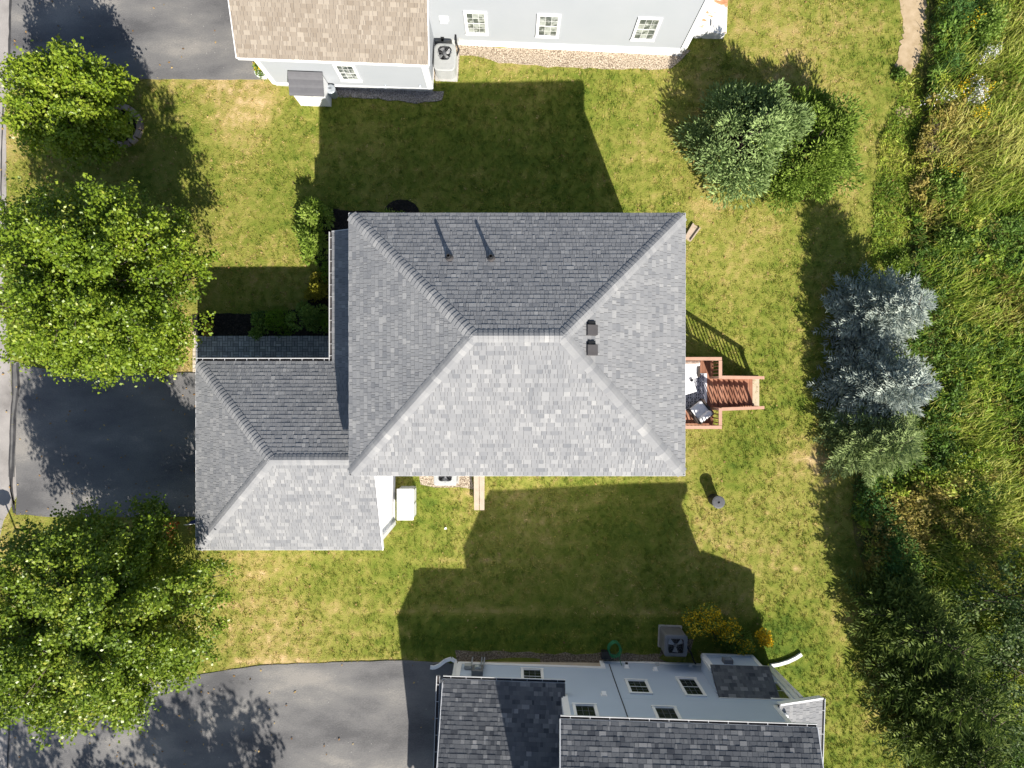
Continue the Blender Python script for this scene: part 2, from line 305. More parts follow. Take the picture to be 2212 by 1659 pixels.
def dryness_and_shade(x, y):
    d = 0.50 + 0.30 * (vnoise(x, y, .33) - .5) + 0.18 * (vnoise(x, y, .9) - .5) + 0.18 * (vnoise(x, y, 2.7) - .5) + 0.36 * (vnoise(x, y, 8.0) - .5)
    for p, r, w in _pw: d = d + .65 * w * np.exp(-((x - p.x) ** 2 + (y - p.y) ** 2) / (r * r))
    band = np.exp(-((y + 9.0 + .02 * x) / .12) ** 2) * .28 + np.exp(-((y + 9.9 + .02 * x) / .1) ** 2) * .2 + np.exp(-((y + 6.9) / .05) ** 2) * .2
    d = d + band * (x < 9) * (y < -6)
    d = d - .32 * np.exp(-((y + 10.0) / .8) ** 2) * (x > -4) * (x < 8)                      # lush swale by the south neighbour
    d = d + (.05 * np.sin(y * 7.0 + .25 * x + 1.5 * vnoise(x, y, .4)) + .05 * (np.exp(-(((y * 1.7 + .05 * x) % 1.0) / .10) ** 2)))                                      # mowing stripes
    d = d - .12 * (x > -7.4) * (x < 3) * (y > 5) * (y < 12)  # darker green painted where the middle house casts its shadow northwards
    d = d + .45 * np.exp(-((y + 10.86 - .012 * (x + 6) ** 2 * 0) / .13) ** 2) * (x > -11) * (x < -2.6) + .3 * np.exp(-((y - 11.85) / .15) ** 2) * (x > -18) * (x < -9.4)
    d = d - .20 * np.clip((x - 7.2) / .8, 0, 1) * np.clip((-9.0 - y) / .5, 0, 1) * np.clip((16 - x) / 1., 0, 1) + .35 * (vnoise(x, y, 3.7) - .55) * (x > 7.5) * (y < -9.0)
    return np.clip(d, 0, 1)
xs = np.concatenate([[-500, -250, -120, -70, -45], np.arange(-32, 32.01, .22), [45, 70, 120, 250, 500]])
ys = np.concatenate([[-500, -250, -120, -70, -40], np.arange(-25, 25.01, .22), [40, 70, 120, 250, 500]])
X, Y = np.meshgrid(xs, ys); nx, ny = len(xs), len(ys)
Z = gz(X, Y) + .03 * (vnoise(X, Y, .8) - .5)
idx = np.arange(nx * ny).reshape(ny, nx)
Fc = np.stack([idx[:-1, :-1], idx[:-1, 1:], idx[1:, 1:], idx[1:, :-1]], -1).reshape(-1, 4)
cx = ((X[:-1, :-1] + X[1:, 1:]) / 2).ravel(); cy = ((Y[:-1, :-1] + Y[1:, 1:]) / 2).ravel()
ground = np_obj("ground", np.stack([X, Y, Z], -1).reshape(-1, 3), Fc, dryness_and_shade(cx, cy), M['lawn'], smooth=True)
ground.data.attributes.remove(ground.data.attributes['tone']); _ga = ground.data.attributes.new('tone', 'FLOAT', 'POINT'); _ga.data.foreach_set('value', dryness_and_shade(X.ravel(), Y.ravel()).astype(np.float32))
tag(ground, kind="structure")

def inside(px, py, poly):
    """even-odd test, arrays px, py against world polygon"""
    r = np.zeros(np.shape(px), bool); n = len(poly)
    for i in range(n):
        x0, y0 = poly[i][0], poly[i][1]; x1, y1 = poly[(i + 1) % n][0], poly[(i + 1) % n][1]
        c = ((y0 > py) != (y1 > py)) & (px < (x1 - x0) * (py - y0) / ((y1 - y0) if y1 != y0 else 1e-9) + x0); r ^= c
    return r
NOGRASS = []
def smooth_poly(pts, n=6):
    pts = [Vector((p[0], p[1])) for p in pts]; m = len(pts); out = []
    for i in range(m):
        p0, p1, p2, p3 = pts[i - 1], pts[i], pts[(i + 1) % m], pts[(i + 2) % m]
        for k in range(n):
            t = k / n
            out.append(0.5 * ((2 * p1) + (p2 - p0) * t + (2 * p0 - 5 * p1 + 4 * p2 - p3) * t * t + (3 * p1 - p0 - 3 * p2 + p3) * t ** 3))
    return out
def sheet(name, px, m, lift=0.03, ragged=0.0, label=None, kind="structure", grassfree=True, step=0.35, th=0.0):
    """flat surface draped on the grade; px in plan units; the sheet is gridded so that it follows the grade"""
    w = [G(u, v) for u, v in px]; pl = [(p.x, p.y) for p in w]
    if grassfree: NOGRASS.append(pl)
    # densify and roughen the outline
    out = []
    for i in range(len(pl)):
        a = Vector(pl[i]); b = Vector(pl[(i + 1) % len(pl)]); n = max(1, int((b - a).length / (step if ragged else 1.0)))
        if (b - a).length > 60: n = 1
        for k in range(n):
            q = a.lerp(b, k / n)
            if ragged: q = q + Vector((random.uniform(-1, 1), random.uniform(-1, 1))) * ragged
            out.append(q)
    from mathutils.geometry import tessellate_polygon
    v3 = [Vector((q.x, q.y, float(gz(q.x, q.y)) + lift)) for q in out]
    tris = tessellate_polygon([[Vector((q.x, q.y, 0)) for q in out]])
    mb = MB(); mb.add(v3, [tuple(t) for t in tris])
    # skirt
    n = len(v3); b0 = len(mb.v); mb.v += [(q.x, q.y, q.z - lift - .06) for q in v3]
    for i in range(n): mb.f.append((i, b0 + i, b0 + (i + 1) % n, (i + 1) % n)); mb.t.append(.5)
    o = mb.build(name, m); me = o.data
    # upward normals
    import bmesh
    bm = bmesh.new(); bm.from_mesh(me); bmesh.ops.recalc_face_normals(bm, faces=bm.faces)
    if sum(f.normal.z * f.calc_area() for f in bm.faces) < 0: bmesh.ops.reverse_faces(bm, faces=bm.faces)
    bm.to_mesh(me); bm.free()
    tag(o, label, kind=kind); return o

STREET = [(-420, -1500), (20, -1500), (24, 0), (20, 195), (14, 215), (14, 440), (8, 640), (22, 775), (38, 1070), (8, 1125), (-10, 1200), (-10, 1440), (30, 1464), (28, 3000), (-420, 3000)]
sheet("street", STREET, M['asphalt_old'], lift=.02)
DRV_W = [(24, 778), (70, 792), (120, 800), (424, 806), (470, 806), (470, 1116), (90, 1116), (60, 1112), (34, 1112), (38, 1070)]
sheet("driveway", DRV_W, M['asphalt'], lift=.032, ragged=.015)
DRV_N = [(23, -700), (640, -700), (640, 60), (598, 172), (300, 171), (120, 178), (60, 186), (20, 197)]
sheet("driveway", DRV_N, M['asphalt'], lift=.032, ragged=.015)
DRV_S = [(28, 1463), (70, 1474), (140, 1480), (300, 1478), (420, 1458), (500, 1446), (560, 1437), (640, 1433), (760, 1429), (880, 1426), (990, 1433), (1000, 1500), (1000, 2300), (28, 2300)]
sheet("driveway", DRV_S, M['asphalt'], lift=.032, ragged=.015)
def strip(name, px, w, m, lift, wob=.01):
    pts = [G(u, v, lift) for u, v in px]; mb = MB(); L = []; R = []
    fine = []
    for a, b in zip(pts[:-1], pts[1:]):
        n = max(1, int((b - a).length / .25))
        fine += [a.lerp(b, k / n) for k in range(n)]
    fine.append(pts[-1])
    for i, p in enumerate(fine):
        d = (fine[min(i + 1, len(fine) - 1)] - fine[max(i - 1, 0)]).normalized(); s = Vector((-d.y, d.x, 0))
        ww = w / 2 * random.uniform(.8, 1.2); p = p + s * random.uniform(-wob, wob); L.append(p + s * ww); R.append(p - s * ww)
    n = len(L); mb.add(L + R, [(i, n + i, n + i + 1, i + 1) for i in range(n - 1)])
    return tag(mb.build(name, m), kind="structure")
strip("tar_seam", [(25, -200), (24, 0), (22, 100), (19, 194)], .09, M['tar'], .040)
strip("tar_seam", [(40, 785), (42, 830), (34, 900), (31, 980), (26, 1050), (32, 1108)], .10, M['tar'], .044)
strip("tar_seam", [(28, 785), (29, 850), (24, 920), (22, 1000), (24, 1060), (33, 1090)], .06, M['tar'], .044)
strip("tar_seam", [(34, 790), (36, 850), (30, 930), (26, 1030)], .24, mat("seal_coat", st((.10, .10, .10), (.17, .165, .16)), scale=3, rough=.8), .040)
strip("tar_seam", [(27, 1470), (22, 1560), (16, 1700)], .05, M['tar'], .044)
strip("tar_seam", [(8, 216), (5, 300), (3, 436)], .05, M['tar'], .026)
strip("tar_seam", [(8, 216), (16, 211)], .05, M['tar'], .027)
strip("tar_seam", [(0, 772), (24, 780)], .05, M['tar'], .046)

# planting beds, gravel strips, bare earth
BED = [(414, 679), (520, 678), (610, 674), (655, 662), (682, 630), (694, 585), (668, 540), (655, 470), (660, 445), (760, 455), (900, 462), (900, 560), (790, 600), (790, 728), (418, 728)]
sheet("mulch_bed", BED, M['mulch'], lift=.035, ragged=.05)
ring = [(868 + 40 * math.cos(a), 468 + 37 * math.sin(a)) for a in np.linspace(0, 2 * math.pi, 24, endpoint=False)]
sheet("mulch_bed", ring, M['mulch'], lift=.039, ragged=.02)
sheet("gravel_strip", [(700, 186), (960, 196), (958, 214), (900, 222), (820, 214), (700, 205)], M['gravelg'], lift=.03, ragged=.06)
sheet("gravel_strip", [(935, 60), (1490, 110), (1452, 150), (1400, 148), (1200, 146), (1080, 138), (1040, 122), (995, 118), (990, 170), (935, 172)], M['gravel'], lift=.03, ragged=.07)
sheet("gravel_strip", [(985, 1404), (1240, 1412), (1490, 1412), (1495, 1380), (1440, 1378), (1420, 1420), (1510, 1450), (985, 1450)], mat("gravel_brown", st((.10, .08, .055), (.21, .17, .12), (.33, .27, .20)), scale=18, amp=1.8, rough=.95, bump=1.0, voro=26), lift=.03, ragged=.06)
sheet("gravel_patch", [(905, 1000), (1020, 1000), (1022, 1055), (990, 1052), (940, 1050), (910, 1046)], M['gravel'], lift=.03, ragged=.06)
sheet("bare_earth", smooth_poly([(1944, -30), (1952, 60), (1941, 100), (1936, 150), (1952, 160), (1974, 152), (1990, 90), (1998, 40), (1992, -30)]), M['sand'], lift=.022, ragged=.09)
sheet("bare_earth", smooth_poly([(1936, 236), (1962, 228), (1968, 244), (1955, 256), (1938, 252)], 3), M['sand'], lift=.03, ragged=.03)
MEADOW = [(1945, -900), (2004, -40), (2008, 60), (1996, 160), (1992, 260), (1965, 330), (1965, 420), (1960, 560), (1930, 640), (1900, 800), (1900, 900), (1850, 1040), (1840, 1130), (1870, 1230), (1940, 1330), (1870, 1420), (1900, 1500), (1935, 1560), (1960, 1659), (1980, 2300), (4200, 2300), (4200, -900)]
sheet("meadow", MEADOW, M['soil'], lift=.02, ragged=.08, step=.5)
MEADOW_W = [(G(u, v).x, G(u, v).y) for u, v in MEADOW]

# ------------------------------------------------------------------ front walk of pavers, and the cream apron
walk = sheet("front_walk", [(424, 729), (800, 729), (800, 806), (424, 806)], M['joint'], lift=.036)
def paver_field(parent, x0, x1, y0, y1, a, b, m, z, basket=True):
    """pieces a x b; basket weave of pairs"""
    meshes = []
    for k in range(10):
        w, h = a - .012, b - .012; mb = MB(); c = .006
        mb.hexa([(-w / 2, -h / 2, 0), (w / 2, -h / 2, 0), (w / 2, h / 2, 0), (-w / 2, h / 2, 0)], [(-w / 2 + c, -h / 2 + c, .02), (w / 2 - c, -h / 2 + c, .02), (w / 2 - c, h / 2 - c, .02), (-w / 2 + c, h / 2 - c, .02)], random.uniform(.1, .95))
        me = bpy.data.meshes.new("paver"); me.from_pydata(mb.v, [], mb.f); at = me.attributes.new("tone", 'FLOAT', 'FACE'); at.data.foreach_set("value", mb.t); me.materials.append(m); meshes.append(me)
    def put(x, y, r):
        o = bpy.data.objects.new("paver", random.choice(meshes)); o.location = (x, y, z + random.uniform(-.002, .003)); o.rotation_euler = (random.uniform(-.01, .01), random.uniform(-.01, .01), r + random.uniform(-.01, .01)); link(o, parent)
    if not basket:
        n = 0; y = y0 + b / 2
        while y < y1:
            x = x0 + a / 2
            while x < x1 + 1e-6: put(x, y, 0); x += a
            y += b
        return
    i = 0; y = y0 + a / 2
    while y < y1:
        j = 0; x = x0 + a / 2
        while x < x1:
            if (i + j) % 2 == 0: put(x, y - b / 2, 0); put(x, y + b / 2, 0)
            else: put(x - b / 2, y, math.pi / 2); put(x + b / 2, y, math.pi / 2)
            x += a; j += 1
        y += a; i += 1
pa, pb = P(424, 729), P(718, 806)
paver_field(walk, pa.x, pb.x, pb.y, pa.y, .21, .105, M['paver'], .030)
apron = sheet("paver_apron", [(417, 716), (424, 716), (424, 804), (417, 804)], M['joint'], lift=.036)
pa, pb = P(417, 716), P(424, 804)
paver_field(apron, pa.x, pb.x, pb.y, pa.y, .127, .16, M['paverc'], .030, basket=False)

# ------------------------------------------------------------------ lawn blades and mulch chips (countless: stuff)
def lawn_blades():
    """blades grow in small tufts, each with its own tint"""
    K = 90000; per = 7
    tx = rng.uniform(-21.5, 17.5, K); ty = rng.uniform(-16, 16, K)
    keep = np.ones(K, bool)
    for pl in NOGRASS:
        bx = [p[0] for p in pl]; by = [p[1] for p in pl]
        c = keep & (tx > min(bx)) & (tx < max(bx)) & (ty > min(by)) & (ty < max(by)); i = np.nonzero(c)[0]
        if len(i): keep[i[inside(tx[i] + rng.normal(0, .03, len(i)), ty[i] + rng.normal(0, .03, len(i)), pl)]] = False
    d = dryness_and_shade(tx, ty); keep &= rng.random(K) > np.clip((d - .62) * 1.3, 0, .7)
    tx, ty, d = tx[keep], ty[keep], d[keep]; K = len(tx); tt = rng.normal(0, .21, K); ths = rng.uniform(.6, 1.6, K)
    rep = lambda q: np.repeat(q, per)
    n = K * per; x = rep(tx) + rng.normal(0, .035, n); y = rep(ty) + rng.normal(0, .035, n); d = rep(d); z = gz(x, y)
    a = rng.uniform(0, 2 * np.pi, n); h = rng.uniform(.03, .075, n) * (1.25 - .5 * d) * rep(ths); w = rng.uniform(.007, .016, n); le = rng.uniform(.02, .09, n)
    wa = a + rng.uniform(.5, 2.6, n)
    V = np.empty((n, 3, 3)); V[:, 0] = np.stack([x + np.cos(wa) * w, y + np.sin(wa) * w, z - .005], -1); V[:, 1] = np.stack([x - np.cos(wa) * w, y - np.sin(wa) * w, z - .005], -1)
    V[:, 2] = np.stack([x + np.cos(a) * le, y + np.sin(a) * le, z + h], -1)
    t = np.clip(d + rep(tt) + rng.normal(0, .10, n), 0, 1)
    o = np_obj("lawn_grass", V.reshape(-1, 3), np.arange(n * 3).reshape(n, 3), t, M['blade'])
    tag(o, "short mown lawn grass with straw and green patches", "grass", kind="stuff")
lawn_blades()
def chips():
    pls = [[(G(u, v).x, G(u, v).y) for u, v in BED], [(G(u, v).x, G(u, v).y) for u, v in ring]]
    V = []; T = []
    for pl in pls:
        bx = [p[0] for p in pl]; by = [p[1] for p in pl]; n = int((max(bx) - min(bx)) * (max(by) - min(by)) * 260)
        x = rng.uniform(min(bx), max(bx), n); y = rng.uniform(min(by), max(by), n); k = inside(x, y, pl); x, y = x[k], y[k]; n = len(x)
        a = rng.uniform(0, np.pi, n); l = rng.uniform(.015, .045, n); w = rng.uniform(.005, .014, n); z = gz(x, y) + .04
        c, s = np.cos(a), np.sin(a); q = np.empty((n, 4, 3)); tl = rng.normal(0, .008, (n, 4))
        for j, (sl_, sw) in enumerate(((-1, -1), (1, -1), (1, 1), (-1, 1))):
            q[:, j] = np.stack([x + c * l * sl_ - s * w * sw, y + s * l * sl_ + c * w * sw, z + tl[:, j]], -1)
        V.append(q.reshape(-1, 3)); T.append(rng.random(n))
    V = np.concatenate(V); n = len(V) // 4
    tag(np_obj("mulch_chips", V, np.arange(n * 4).reshape(n, 4), np.concatenate(T), M['mulchchip']), "loose dark mulch chips in the planting beds", "mulch", kind="stuff")
chips()

# grit on the drives; leaves fallen on the grass
def litter():
    V = []; T = []
    for (u0, v0, u1, v1, n) in ((30, 1440, 990, 1640, 110), (30, 0, 560, 165, 70), (60, 790, 420, 1100, 40)):
        a, b = P(u0, v1), P(u1, v0); x = rng.uniform(a.x, b.x, n); y = rng.uniform(a.y, b.y, n); s_ = rng.uniform(.006, .017, n); an = rng.uniform(0, 6.28, n)
        V.append(np.stack([np.stack([x + np.cos(an + k) * s_ , y + np.sin(an + k) * s_, np.full(n, .043) + .006 * (k == 0)], -1) for k in (0, 1.7, 3.2, 4.6)], 1).reshape(-1, 3)); T.append(rng.random(n))
    V = np.concatenate(V); n = len(V) // 4; tag(np_obj("grit", V, np.arange(n * 4).reshape(n, 4), np.concatenate(T), M['concrete']), "pale grit and bits of leaf scattered on the driveways", "grit", kind="stuff")
    pts = []
    for (u, v, sd, n) in ((200, 620, 260, 420), (240, 1320, 280, 420), (165, 235, 150, 200), (1700, 330, 250, 150), (1000, 1200, 600, 220)):
        p = P(u, v); pts.append(np.stack([rng.normal(p.x, sd / 54.9, n), rng.normal(p.y, sd / 54.9 * .8, n)], -1))
    q = np.concatenate(pts); k = np.ones(len(q), bool)
    for pl in NOGRASS[4:]: k &= ~inside(q[:, 0], q[:, 1], pl)
    q = q[k]; n = len(q); an = rng.uniform(0, 6.28, n); s_ = rng.uniform(.03, .06, n); z = gz(q[:, 0], q[:, 1]) + .055
    V = np.stack([np.stack([q[:, 0] + np.cos(an + k) * s_ * f, q[:, 1] + np.sin(an + k) * s_ * f, z + rng.normal(0, .012, n)], -1) for k, f in ((0, 1), (1.57, .6), (3.14, 1), (4.71, .6))], 1).reshape(-1, 3)
    tag(np_obj("fallen_leaves", V, np.arange(n * 4).reshape(n, 4), rng.random(n), M['litter']), "dry leaves fallen on the lawn under the trees", "leaves", kind="stuff")
M['litter'] = mat("dry_leaf", st((.14, .07, .03), (.34, .21, .08), (.50, .38, .16)), tone=.9, scale=8, rough=.8, trans=.1)
litter()

# ------------------------------------------------------------------ roofs
def clip_poly(poly, clip):
    """Sutherland-Hodgman, clip convex CCW"""
    out = poly
    for i in range(len(clip)):
        a = clip[i]; b = clip[(i + 1) % len(clip)]; ex, ey = b[0] - a[0], b[1] - a[1]; inp = out; out = []
        if not inp: return []
        sd = lambda p: ex * (p[1] - a[1]) - ey * (p[0] - a[0])
        for j in range(len(inp)):
            p, q = inp[j - 1], inp[j]; sp, sq = sd(p), sd(q)
            if (sp >= 0) != (sq >= 0):
                t = sp / (sp - sq); out.append((p[0] + (q[0] - p[0]) * t, p[1] + (q[1] - p[1]) * t))
            if sq >= 0: out.append(q)
    return out
def shingle_face(poly, recs, expo=.143, th=.0105, light=.15, wide=1.0):
    """poly: eave left, eave right (seen from outside), then the rest counter-clockwise. Adds one record per shingle tab"""
    p0, p1 = Vector(poly[0]), Vector(poly[1]); e = (p1 - p0).normalized()
    far = max((Vector(q) for q in poly[2:]), key=lambda q: ((q - p0) - e * (q - p0).dot(e)).length)
    s = (far - p0) - e * (far - p0).dot(e); s.normalize(); n = e.cross(s).normalized()
    flat = [((Vector(q) - p0).dot(e), (Vector(q) - p0).dot(s)) for q in poly]
    amin = min(q[0] for q in flat); amax = max(q[0] for q in flat); bmax = max(q[1] for q in flat)
    b = -.012; first = True
    flat2 = [(q[0], q[1] if q[1] > 1e-6 else -.02) for q in flat]
    i = 0; drift = random.random()
    while b < bmax:
        a = amin - random.uniform(0, .3); L = expo * 1.13; runt = random.uniform(.35, .6)
        while a < amax:
            w = random.choice((.07, .09, .11, .13, .13, .16, .2, .24)) * wide
            r = random.random(); tone = (random.uniform(.82, 1.0) if r < light else random.uniform(.0, .22) if r > .92 else min(.8, max(.15, random.gauss(.46, .12))))
            t = th * (random.uniform(1.0, 1.5) if random.random() < .55 else random.uniform(.5, .8))
            c = clip_poly([(a + .0045, b), (a + w - .0045, b), (a + w - .0045, b + L), (a + .0045, b + L)], flat2)
            if len(c) >= 3:
                area = abs(sum(c[k][0] * c[(k + 1) % len(c)][1] - c[(k + 1) % len(c)][0] * c[k][1] for k in range(len(c)))) / 2
                if area > .0008:
                    m = len(c); vt = [p0 + e * q[0] + s * q[1] + n * (t * (1 - (q[1] - b) / L) + .003) for q in c]; vb = [p0 + e * q[0] + s * q[1] - n * .004 for q in c]
                    f = [tuple(range(m))] + [(k, m + k, m + (k + 1) % m, (k + 1) % m) for k in range(m)]
                    ctr = sum(vt, Vector()) / m; vis = abs(ctr.x) < 20.2 * (CAM_H - ctr.z) / CAM_H and abs(ctr.y) < 15.1 * (CAM_H - ctr.z) / CAM_H
                    view = Vector((0, 0, CAM_H)) - ctr
                    recs.append((vt + vb, f, tone, (area * n.dot(view.normalized()) / view.length ** 2) if vis else 0.0))
            a += w
        b += expo; i += 1
def place_shingles(groups, limit=300):
    """groups: list of (roof object, records, material). The largest in view become single pieces, the rest one field per roof"""
    ranked = sorted(((r[3], gi, k) for gi, g in enumerate(groups) for k, r in enumerate(g[1])), reverse=True)[:limit]
    single = set((gi, k) for a, gi, k in ranked if a > 0)
    for gi, (roof, recs, m) in enumerate(groups):
        field = MB()
        for k, r in enumerate(recs):
            if (gi, k) in single: MB().add(r[0], r[1], r[2]).build("shingle", m, roof)
            else: field.add(r[0], r[1], r[2])
        if field.v: tag(field.build("shingle_field", m, roof), kind="stuff")
def caps(p0, p1, nA, nB, m, parent, name="hip_cap", w=.19, expo=.143):
    p0, p1 = Vector(p0), Vector(p1); d = (p1 - p0); L = d.length; d.normalize(); sides = []
    for nn in (nA, nB):
        sdir = Vector(nn).cross(d).normalized()
        if sdir.z > 0: sdir = -sdir
        if abs(sdir.z) < 1e-6: pass
        sides.append(sdir)
    up = (Vector(nA) + Vector(nB)).normalized(); k = 0; t = .10 if name == 'hip_cap' else 0.0
    while t < L - .02:
        q0 = p0 + d * t; q1 = p0 + d * min(L, t + expo * 1.12); h0, h1 = .034, .014; ring = []
        for q, h in ((q0, h0), (q1, h1)):
            A, B = sides
            ring += [q + A * w + Vector(nA).normalized() * h * .7, q + A * w * .45 + Vector(nA).normalized() * (h + .004), q + up * (h + .002), q + B * w * .45 + Vector(nB).normalized() * (h + .004), q + B * w + Vector(nB).normalized() * h * .7]
        low = [p - up * .025 for p in ring]
        v = ring + low; f = []
        for i in range(4): f += [(i, i + 1, 5 + i + 1, 5 + i), (10 + i, 10 + i + 1, i + 1, i)]
        f += [(0, 5, 15, 10), (4, 14, 19, 9)]
        MB().add(v, f, random.choice((.4, .5, .6, .65, .7, .8, .95)) + random.uniform(-.05, .05)).build(name, m, parent); t += expo; k += 1
def face_n(poly):
    a, b, c = Vector(poly[0]), Vector(poly[1]), Vector(poly[2]); return (b - a).cross(c - a).normalized()

# ------------------------------------------------------------------ walls, gutters, windows
class Frame:
    def __init__(s, o, deg): s.o = Vector((o[0], o[1], 0)); s.a = math.radians(deg); s.c = math.cos(s.a); s.s = math.sin(s.a)
    def w(s, x, y, z=0.0): return Vector((s.o.x + s.c * x - s.s * y, s.o.y + s.s * x + s.c * y, z))
    def d(s, x, y): return Vector((s.c * x - s.s * y, s.s * x + s.c * y, 0))
def siding(a, b, z0, z1, m, parent, name="wall", expo=.105, top=None, depth=.019):
    """lapped boards between ground points a -> b (outside on the right-hand side); top(t): wall height along it for gables"""
    a, b = Vector((a[0], a[1], 0)), Vector((b[0], b[1], 0)); d = (b - a).normalized(); out = Vector((d.y, -d.x, 0)); mb = MB(); z = z0
    zt = z1 if top is None else max(top(t / 20) for t in range(21)); Lw = (b - a).length
    while z < zt - 1e-4:
        zz = min(z + expo, zt)
        t0, t1 = 0.0, 1.0
        if top is not None:
            ok = [t / 60 for t in range(61) if top(t / 60) >= zz - .02]
            if not ok: z = zz; continue
            t0, t1 = ok[0], ok[-1]
        pa, pb = a + d * Lw * t0, a + d * Lw * t1; u = Vector((0, 0, 1))
        mb.add([pa + out * depth + u * z, pb + out * depth + u * z, pb + u * zz, pa + u * zz, pa + u * z, pb + u * z], [(0, 1, 2, 3), (4, 5, 1, 0)]); z = zz
    mb.add([a + Vector((0, 0, z0)), b + Vector((0, 0, z0)), b - out * .12 + Vector((0, 0, z0)), a - out * .12 + Vector((0, 0, z0)), a + Vector((0, 0, z1)), b + Vector((0, 0, z1)), b - out * .12 + Vector((0, 0, z1)), a - out * .12 + Vector((0, 0, z1))], [(3, 2, 1, 0), (1, 2, 6, 5), (2, 3, 7, 6), (3, 0, 4, 7)])
    return mb.build(name, m, parent)
def board(parent, a, b, w, h, m, name="trim", up=(0, 0, 1)):
    return MB().bar(a, b, w, h, up=up).build(name, m, parent)
def gutter(parent, a, b, side, n_hang, m=None):
    """open trough from a to b; side = unit vector pointing away from the roof"""
    a, b, sd = Vector(a), Vector(b), Vector(side).normalized(); u = Vector((0, 0, 1)); W, Hh, t = .125, .10, .012
    prof = [(0, 0), (0, -Hh), (W * .8, -Hh), (W, -Hh * .4), (W, .01), (W - t * 1.5, .01), (W - t * 1.5, -Hh * .35), (W * .8 - t, -Hh + t), (t, -Hh + t), (t, 0)]
    mb = MB(); n = len(prof); v = [p + sd * x + u * z for p in (a, b) for x, z in prof]
    mb.add(v, [(i, (i + 1) % n, n + (i + 1) % n, n + i) for i in range(n)] + [tuple(range(n)), tuple(range(2 * n - 1, n - 1, -1))])
    g = mb.build("gutter", M['gutter'], parent)
    MB().bar(a + sd * W * .46 - u * .055, b + sd * W * .46 - u * .055, W * .72, .012).build("gutter_screen", M['guard'], g)
    for k in range(n_hang):
        p = a.lerp(b, (k + .5) / n_hang); MB().bar(p + u * .004, p + sd * (W - .004) + u * .004, .014, .010).build("gutter_hanger", M['gutter'], g)
    return g
def ray_wall(u, v, o, d):
    """where the line of sight of plan position (u, v) meets the vertical wall through o along d: (distance along the wall, height)"""
    r = Vector(((u - 1106) / 1400, (829.5 - v) / 1400, -1)); nrm = Vector((d.y, -d.x, 0)); t = nrm.dot(Vector((o.x, o.y, 0)) - Vector((0, 0, CAM_H))) / nrm.dot(r)
    q = Vector((0, 0, CAM_H)) + r * t; return (q - Vector((o.x, o.y, 0))).dot(d), q.z
def window(parent, o, d, s0, s1, z0, z1, glass, rows=2, cols=3, trim=.085, name="window", open_low=False):
    """double-hung window on the wall through o along d; outside is to the right of d; casing, two sashes, panes"""
    out = Vector((d.y, -d.x, 0)); u = Vector((0, 0, 1)); o = Vector((o.x, o.y, 0))
    def pt(s, z, k): return o + d * s + out * k + u * z
    def blk(mb, sa, sb, za, zb, k0, k1, tone=.5):
        mb.hexa([pt(sa, za, k0), pt(sb, za, k0), pt(sb, za, k1), pt(sa, za, k1)][::-1], [pt(sa, zb, k0), pt(sb, zb, k0), pt(sb, zb, k1), pt(sa, zb, k1)][::-1], tone)
    fr = MB()
    blk(fr, s0, s0 + trim, z0, z1, 0, .068); blk(fr, s1 - trim, s1, z0, z1, 0, .068)
    blk(fr, s0 + trim, s1 - trim, z1 - trim, z1, 0, .066); blk(fr, s0 - .015, s1 + .015, z0 - .002, z0 + trim * .8, 0, .085)
    w = fr.build(name, M['white'], parent)
    a, b, c, e = s0 + trim, s1 - trim, z0 + trim * .8, z1 - trim; mid = (c + e) / 2
    for (za, zb, k) in ((c, mid, .040), (mid, e, .050)):
        sh = MB(); r = .02
        blk(sh, a, a + r, za, zb, .0, k); blk(sh, b - r, b, za, zb, .0, k); blk(sh, a + r, b - r, za, za + r, 0, k); blk(sh, a + r, b - r, zb - r, zb, 0, k); sh.build("sash", M['white'], w)
        a2, b2, c2, e2 = a + r, b - r, za + r, zb - r
        for i in range(cols):
            for j in range(rows):
                pw, ph = (b2 - a2) / cols, (e2 - c2) / rows; g = .005; q = MB()
                blk(q, a2 + i * pw + g, a2 + (i + 1) * pw - g, c2 + j * ph + g, c2 + (j + 1) * ph - g, .0, k - .009, random.random()); q.build("pane", glass, w)
        mu = MB()
        for i in range(1, cols): x = a2 + (b2 - a2) * i / cols; blk(mu, x - .005, x + .005, c2, e2, 0, k - .003)
        for j in range(1, rows): z = c2 + (e2 - c2) * j / rows; blk(mu, a2, b2, z - .0045, z + .0045, 0, k - .005)
        mu.build("muntin", M['metalg'] if glass is M['glass'] else M['white'], w)
    return w
def wall_vent(parent, o, d, s, z, w=.22, h=.2, m=None, name="wall_vent"):
    out = Vector((d.y, -d.x, 0)); u = Vector((0, 0, 1)); p = Vector((o.x, o.y, 0)) + d * s + u * z; mb = MB()
    b = [p - d * w / 2, p + d * w / 2, p + d * w / 2 + out * .12, p - d * w / 2 + out * .12]
    t = [p - d * w / 2 + u * h, p + d * w / 2 + u * h, p + d * w / 2 + out * .04 + u * h, p - d * w / 2 + out * .04 + u * h]
    mb.hexa(b[::-1], t[::-1]); mb.hexa([q + u * -.02 - d * 0 for q in (p - d * w * .65, p + d * w * .65, p + d * w * .65 + out * .02, p - d * w * .65 + out * .02)][::-1], [q + u * (h + .03) for q in (p - d * w * .65, p + d * w * .65, p + d * w * .65 + out * .02, p - d * w * .65 + out * .02)][::-1])
    return mb.build(name, m or M['white'], parent)

